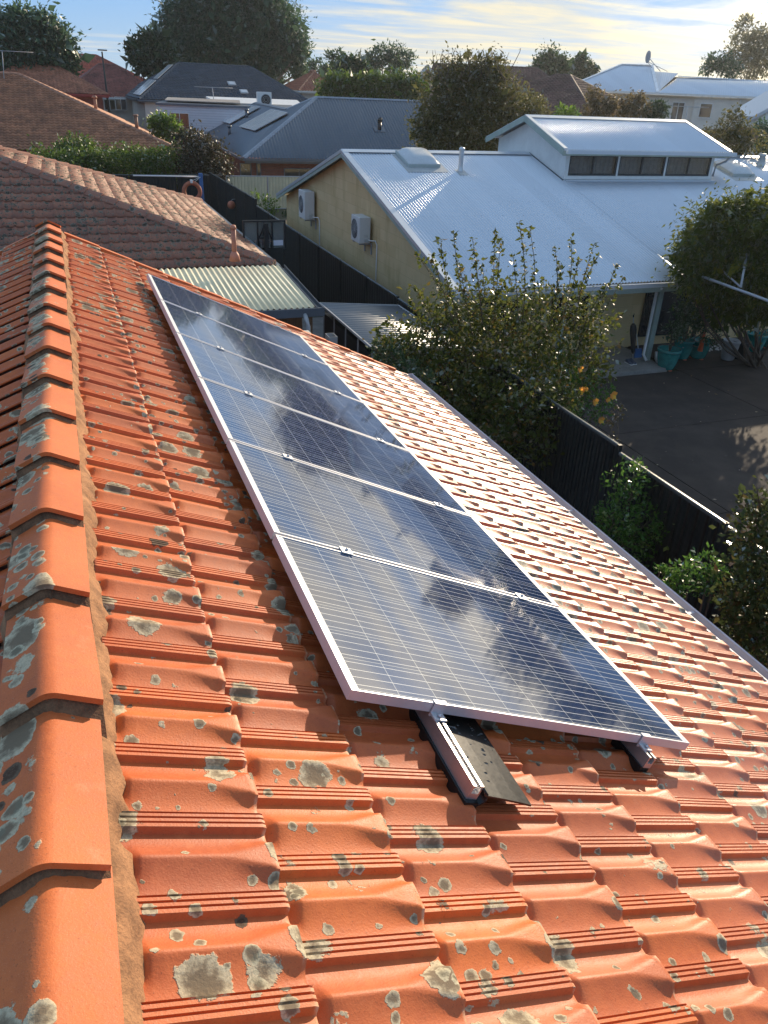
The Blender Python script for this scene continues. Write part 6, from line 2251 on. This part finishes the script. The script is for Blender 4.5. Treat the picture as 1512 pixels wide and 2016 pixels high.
tree('cypress', 'narrow dark cypress in front of the spreading pine', 'tree', ground_at(781, 180, 100), pxblobs([(781, 120, 6), (781, 130, 8), (781, 142, 9), (782, 155, 9)], 100), LEAF_DARK, 900, 0.34, 0.12, clumps=60, shell=0.2)
tree('round_tree', 'dense green tree between the slim pale tree and the tall hedge', 'tree', ground_at(695, 180, 92), pxblobs([(690, 130, 18), (705, 140, 18), (675, 145, 16), (700, 155, 18), (712, 128, 10), (722, 150, 12)], 92), LEAF_DARK, 2600, 0.36, 0.2, clumps=110, dense=0.2)
tree('small_gum', 'low far trees left of the slim pale tree on the skyline', 'tree', ground_at(625, 170, 130), pxblobs([(612, 135, 11), (630, 132, 11), (645, 140, 9), (600, 142, 10)], 130), LEAF_GUM, 900, 0.5, 0.15, clumps=50)
tree('tall_hedge', 'tall clipped hedge of bright green trees behind the blue-grey roof', 'hedge', ground_at(720, 190, 74),
     pxblobs([(x, 168 + 5 * math.sin(x * 0.11), 20) for x in range(645, 830, 14)] + [(x, 186, 16) for x in range(645, 830, 16)], 74), LEAF_HEDGE, 7000, 0.26, 0.12, clumps=260, stems=5, shell=0.35, dense=0.15)
tree('olive_tree', 'big loose olive-brown tree with bare twiggy top behind the white roof', 'tree', ground_at(930, 300, 36),
     pxblobs([(880, 190, 58), (950, 180, 55), (860, 240, 50), (930, 245, 62), (1000, 210, 48), (1020, 255, 36), (850, 275, 34), (905, 150, 40), (965, 145, 36), (985, 270, 44), (830, 255, 22), (1050, 220, 24), (1060, 250, 18), (880, 285, 40), (940, 290, 40)], 35.5),
     LEAF_OLIVE, 30000, 0.115, 0.16, BARK, None, clumps=900, sig=0.14, aspect=0.42, droop=0.25, shell=0.3, stems=4, dense=0.06)
tw = bpy.data.objects['olive_tree']
mb = MB()
for i in range(46):
    bx_ = 860 + 140 * random.random()
    a_ = at(bx_, 150 + 15 * random.random(), 35.5 + random.gauss(0, 0.8))
    t_ = at(bx_ + random.gauss(0, 14), 95 + 35 * random.random(), 35.5 + random.gauss(0, 1.0))
    limb(mb, a_, t_, 0.018, 0.006, 0.07, 5, 5)
mb.build('bare_twigs', BARK, tw)
tree('dome_tree', 'dense dome-shaped dark tree left of the two-storey roof', 'tree', ground_at(1083, 170, 112), pxblobs([(1080, 125, 22), (1090, 145, 28), (1070, 148, 24), (1105, 130, 14), (1062, 135, 12)], 112), LEAF_DARK, 3400, 0.36, 0.25, clumps=150, shell=0.55, dense=0.2)
tree('pointed_tree', 'pointed dark tree immediately right of the dome-shaped one', 'tree', ground_at(1145, 170, 118), pxblobs([(1140, 130, 14), (1150, 145, 18), (1132, 148, 14), (1160, 140, 10), (1146, 118, 8), (1168, 135, 6)], 118), LEAF_DARK, 1700, 0.42, 0.2, clumps=80, dense=0.2)
tree('pale_poplar', 'tall pale feathery tree at the right edge against the bright sky', 'tree', ground_at(1460, 180, 112), pxblobs([(1465, 60, 18), (1470, 85, 24), (1460, 110, 26), (1490, 100, 26), (1505, 80, 20), (1480, 130, 26), (1512, 120, 24), (1467, 40, 10), (1525, 90, 24), (1440, 125, 14)], 112), LEAF_PALE, 4600, 0.36, 0.22, BARKP, None, clumps=240, sig=0.17)
tree('low_round_tree', 'low rounded tree at the foot of the tall pale feathery one', 'tree', ground_at(1410, 180, 104), pxblobs([(1405, 125, 14), (1425, 122, 14), (1392, 132, 10), (1440, 135, 14)], 104), LEAF_GUM, 1300, 0.36, 0.16, clumps=70)
DRY = leafmat('dry_brown_leaf', (0.09, 0.075, 0.035), (0.16, 0.13, 0.065), (0.2, 0.12, 0.06), 0.5, 0.45)
tree('dry_shrub', 'dry brown feathery shrub before the left wall of the two-storey house', 'shrub', ground_at(1180, 240, 56), pxblobs([(1172, 185, 15), (1182, 205, 18), (1165, 210, 16), (1205, 200, 14), (1215, 215, 14), (1190, 220, 16)], 56), DRY, 1900, 0.2, 0.06, clumps=90, droop=0.5, stems=3)
tree('dry_shrub', 'second dry brown shrub, right of the first, beside a dark bush', 'shrub', ground_at(1250, 240, 56), pxblobs([(1245, 205, 16), (1258, 195, 12), (1265, 215, 14), (1235, 220, 14)], 56), DRY, 1200, 0.2, 0.06, clumps=70, droop=0.5, stems=3)
tree('dark_bush', 'dark green bush before the two-storey wall, right of the dry shrubs', 'shrub', ground_at(1295, 240, 57), pxblobs([(1290, 215, 14), (1302, 220, 12), (1280, 224, 10)], 57), LEAF_DARK, 1000, 0.2, 0.05, clumps=60, stems=2)
tree('lime_bush', 'small lime-green bush showing just above the clerestory ridge', 'shrub', ground_at(1110, 240, 38), pxblobs([(1105, 218, 10), (1120, 222, 9), (1132, 224, 7)], 38), LEAF_BRIGHT, 420, 0.14, 0.04, clumps=30, stems=2)
tree('grey_shrub', 'grey-green wispy shrub right of the clerestory behind the white roof', 'shrub', ground_at(1440, 300, 36), pxblobs([(1440, 245, 24), (1415, 270, 24), (1460, 265, 22), (1390, 275, 18), (1480, 285, 24), (1450, 285, 22), (1445, 225, 10)], 36), LEAF_OLIVE, 3000, 0.13, 0.06, clumps=150, droop=0.3, stems=3)
tree('edge_shrub', 'leafy shrub cut by the right border below the white gable wall', 'shrub', ground_at(1510, 290, 40), pxblobs([(1508, 265, 18), (1515, 285, 20), (1500, 245, 9)], 40), LEAF_GUM, 1100, 0.15, 0.05, clumps=60, stems=2)
tree('olive_tree', 'low olive-brown tree between the big loose one and the clerestory', 'tree', ground_at(1050, 260, 46), pxblobs([(1045, 205, 18), (1060, 215, 16), (1030, 190, 14), (1070, 225, 12)], 46), LEAF_OLIVE, 1300, 0.18, 0.08, clumps=80, stems=2)
# tall trees just beyond the right edge: they shade the drive and show as dark shapes in the panels
for (tx, ty, lab) in ((57.0, 41.0, 'tall dense tree beyond the right edge of the view'), (64.0, 34.0, 'second tall tree beyond the right edge of the view'), (46.5, 40.0, 'third tall tree beyond the right edge, nearest the two-storey house')):
    tree('street_tree', lab, 'tree', (tx, ty, 0), [((tx + 2.2 * math.cos(a), ty + 2.2 * math.sin(a), 6.3 + 1.3 * math.sin(a * 2)), 2.0) for a in np.linspace(0, 5.2, 6)], LEAF_DARK, 4000, 0.34, 0.3, clumps=150)
# a far-off line of tree tops along the horizon
pts = []
for i in range(520):
    azm = math.radians(-14 + 78 * i / 520)
    D = 170 + 60 * random.random()
    h = 3.5 + 2.6 * (math.sin(i * 0.21) * 0.5 + 0.5) * (0.5 + 0.5 * math.sin(i * 0.057 + 1)) + 0.8 * random.random()
    k = 26
    p = np.array([math.sin(azm) * D, math.cos(azm) * D, 0]) + rng.normal(size=(k, 3)) * [1.8, 1.8, 0] + np.stack([np.zeros(k), np.zeros(k), h * rng.random(k) ** 0.7], 1)
    pts.append(p)
v, f = leaves(np.concatenate(pts), 1.1, 0.6, 0.0)
tag(mesh_np('distant_trees', v, f, LEAF_GUM), 'far-off line of tree tops along the horizon', 'trees', kind='stuff')

# thin morning haze
mt = bpy.data.materials.new('morning_haze')
mt.use_nodes = True
b = NB(mt.node_tree)
vol = b.n('ShaderNodeVolumePrincipled', {'Color': (0.86, 0.93, 1.0, 1), 'Density': 0.00022, 'Anisotropy': 0.55})
o_ = b.n('ShaderNodeOutputMaterial')
mt.node_tree.links.new(vol.outputs[0], o_.inputs['Volume'])
tag(MB().box(-190, 300, -60, 300, -1.0, 26).build('haze', mt), 'thin bluish morning haze over the suburb', 'haze', kind='stuff')
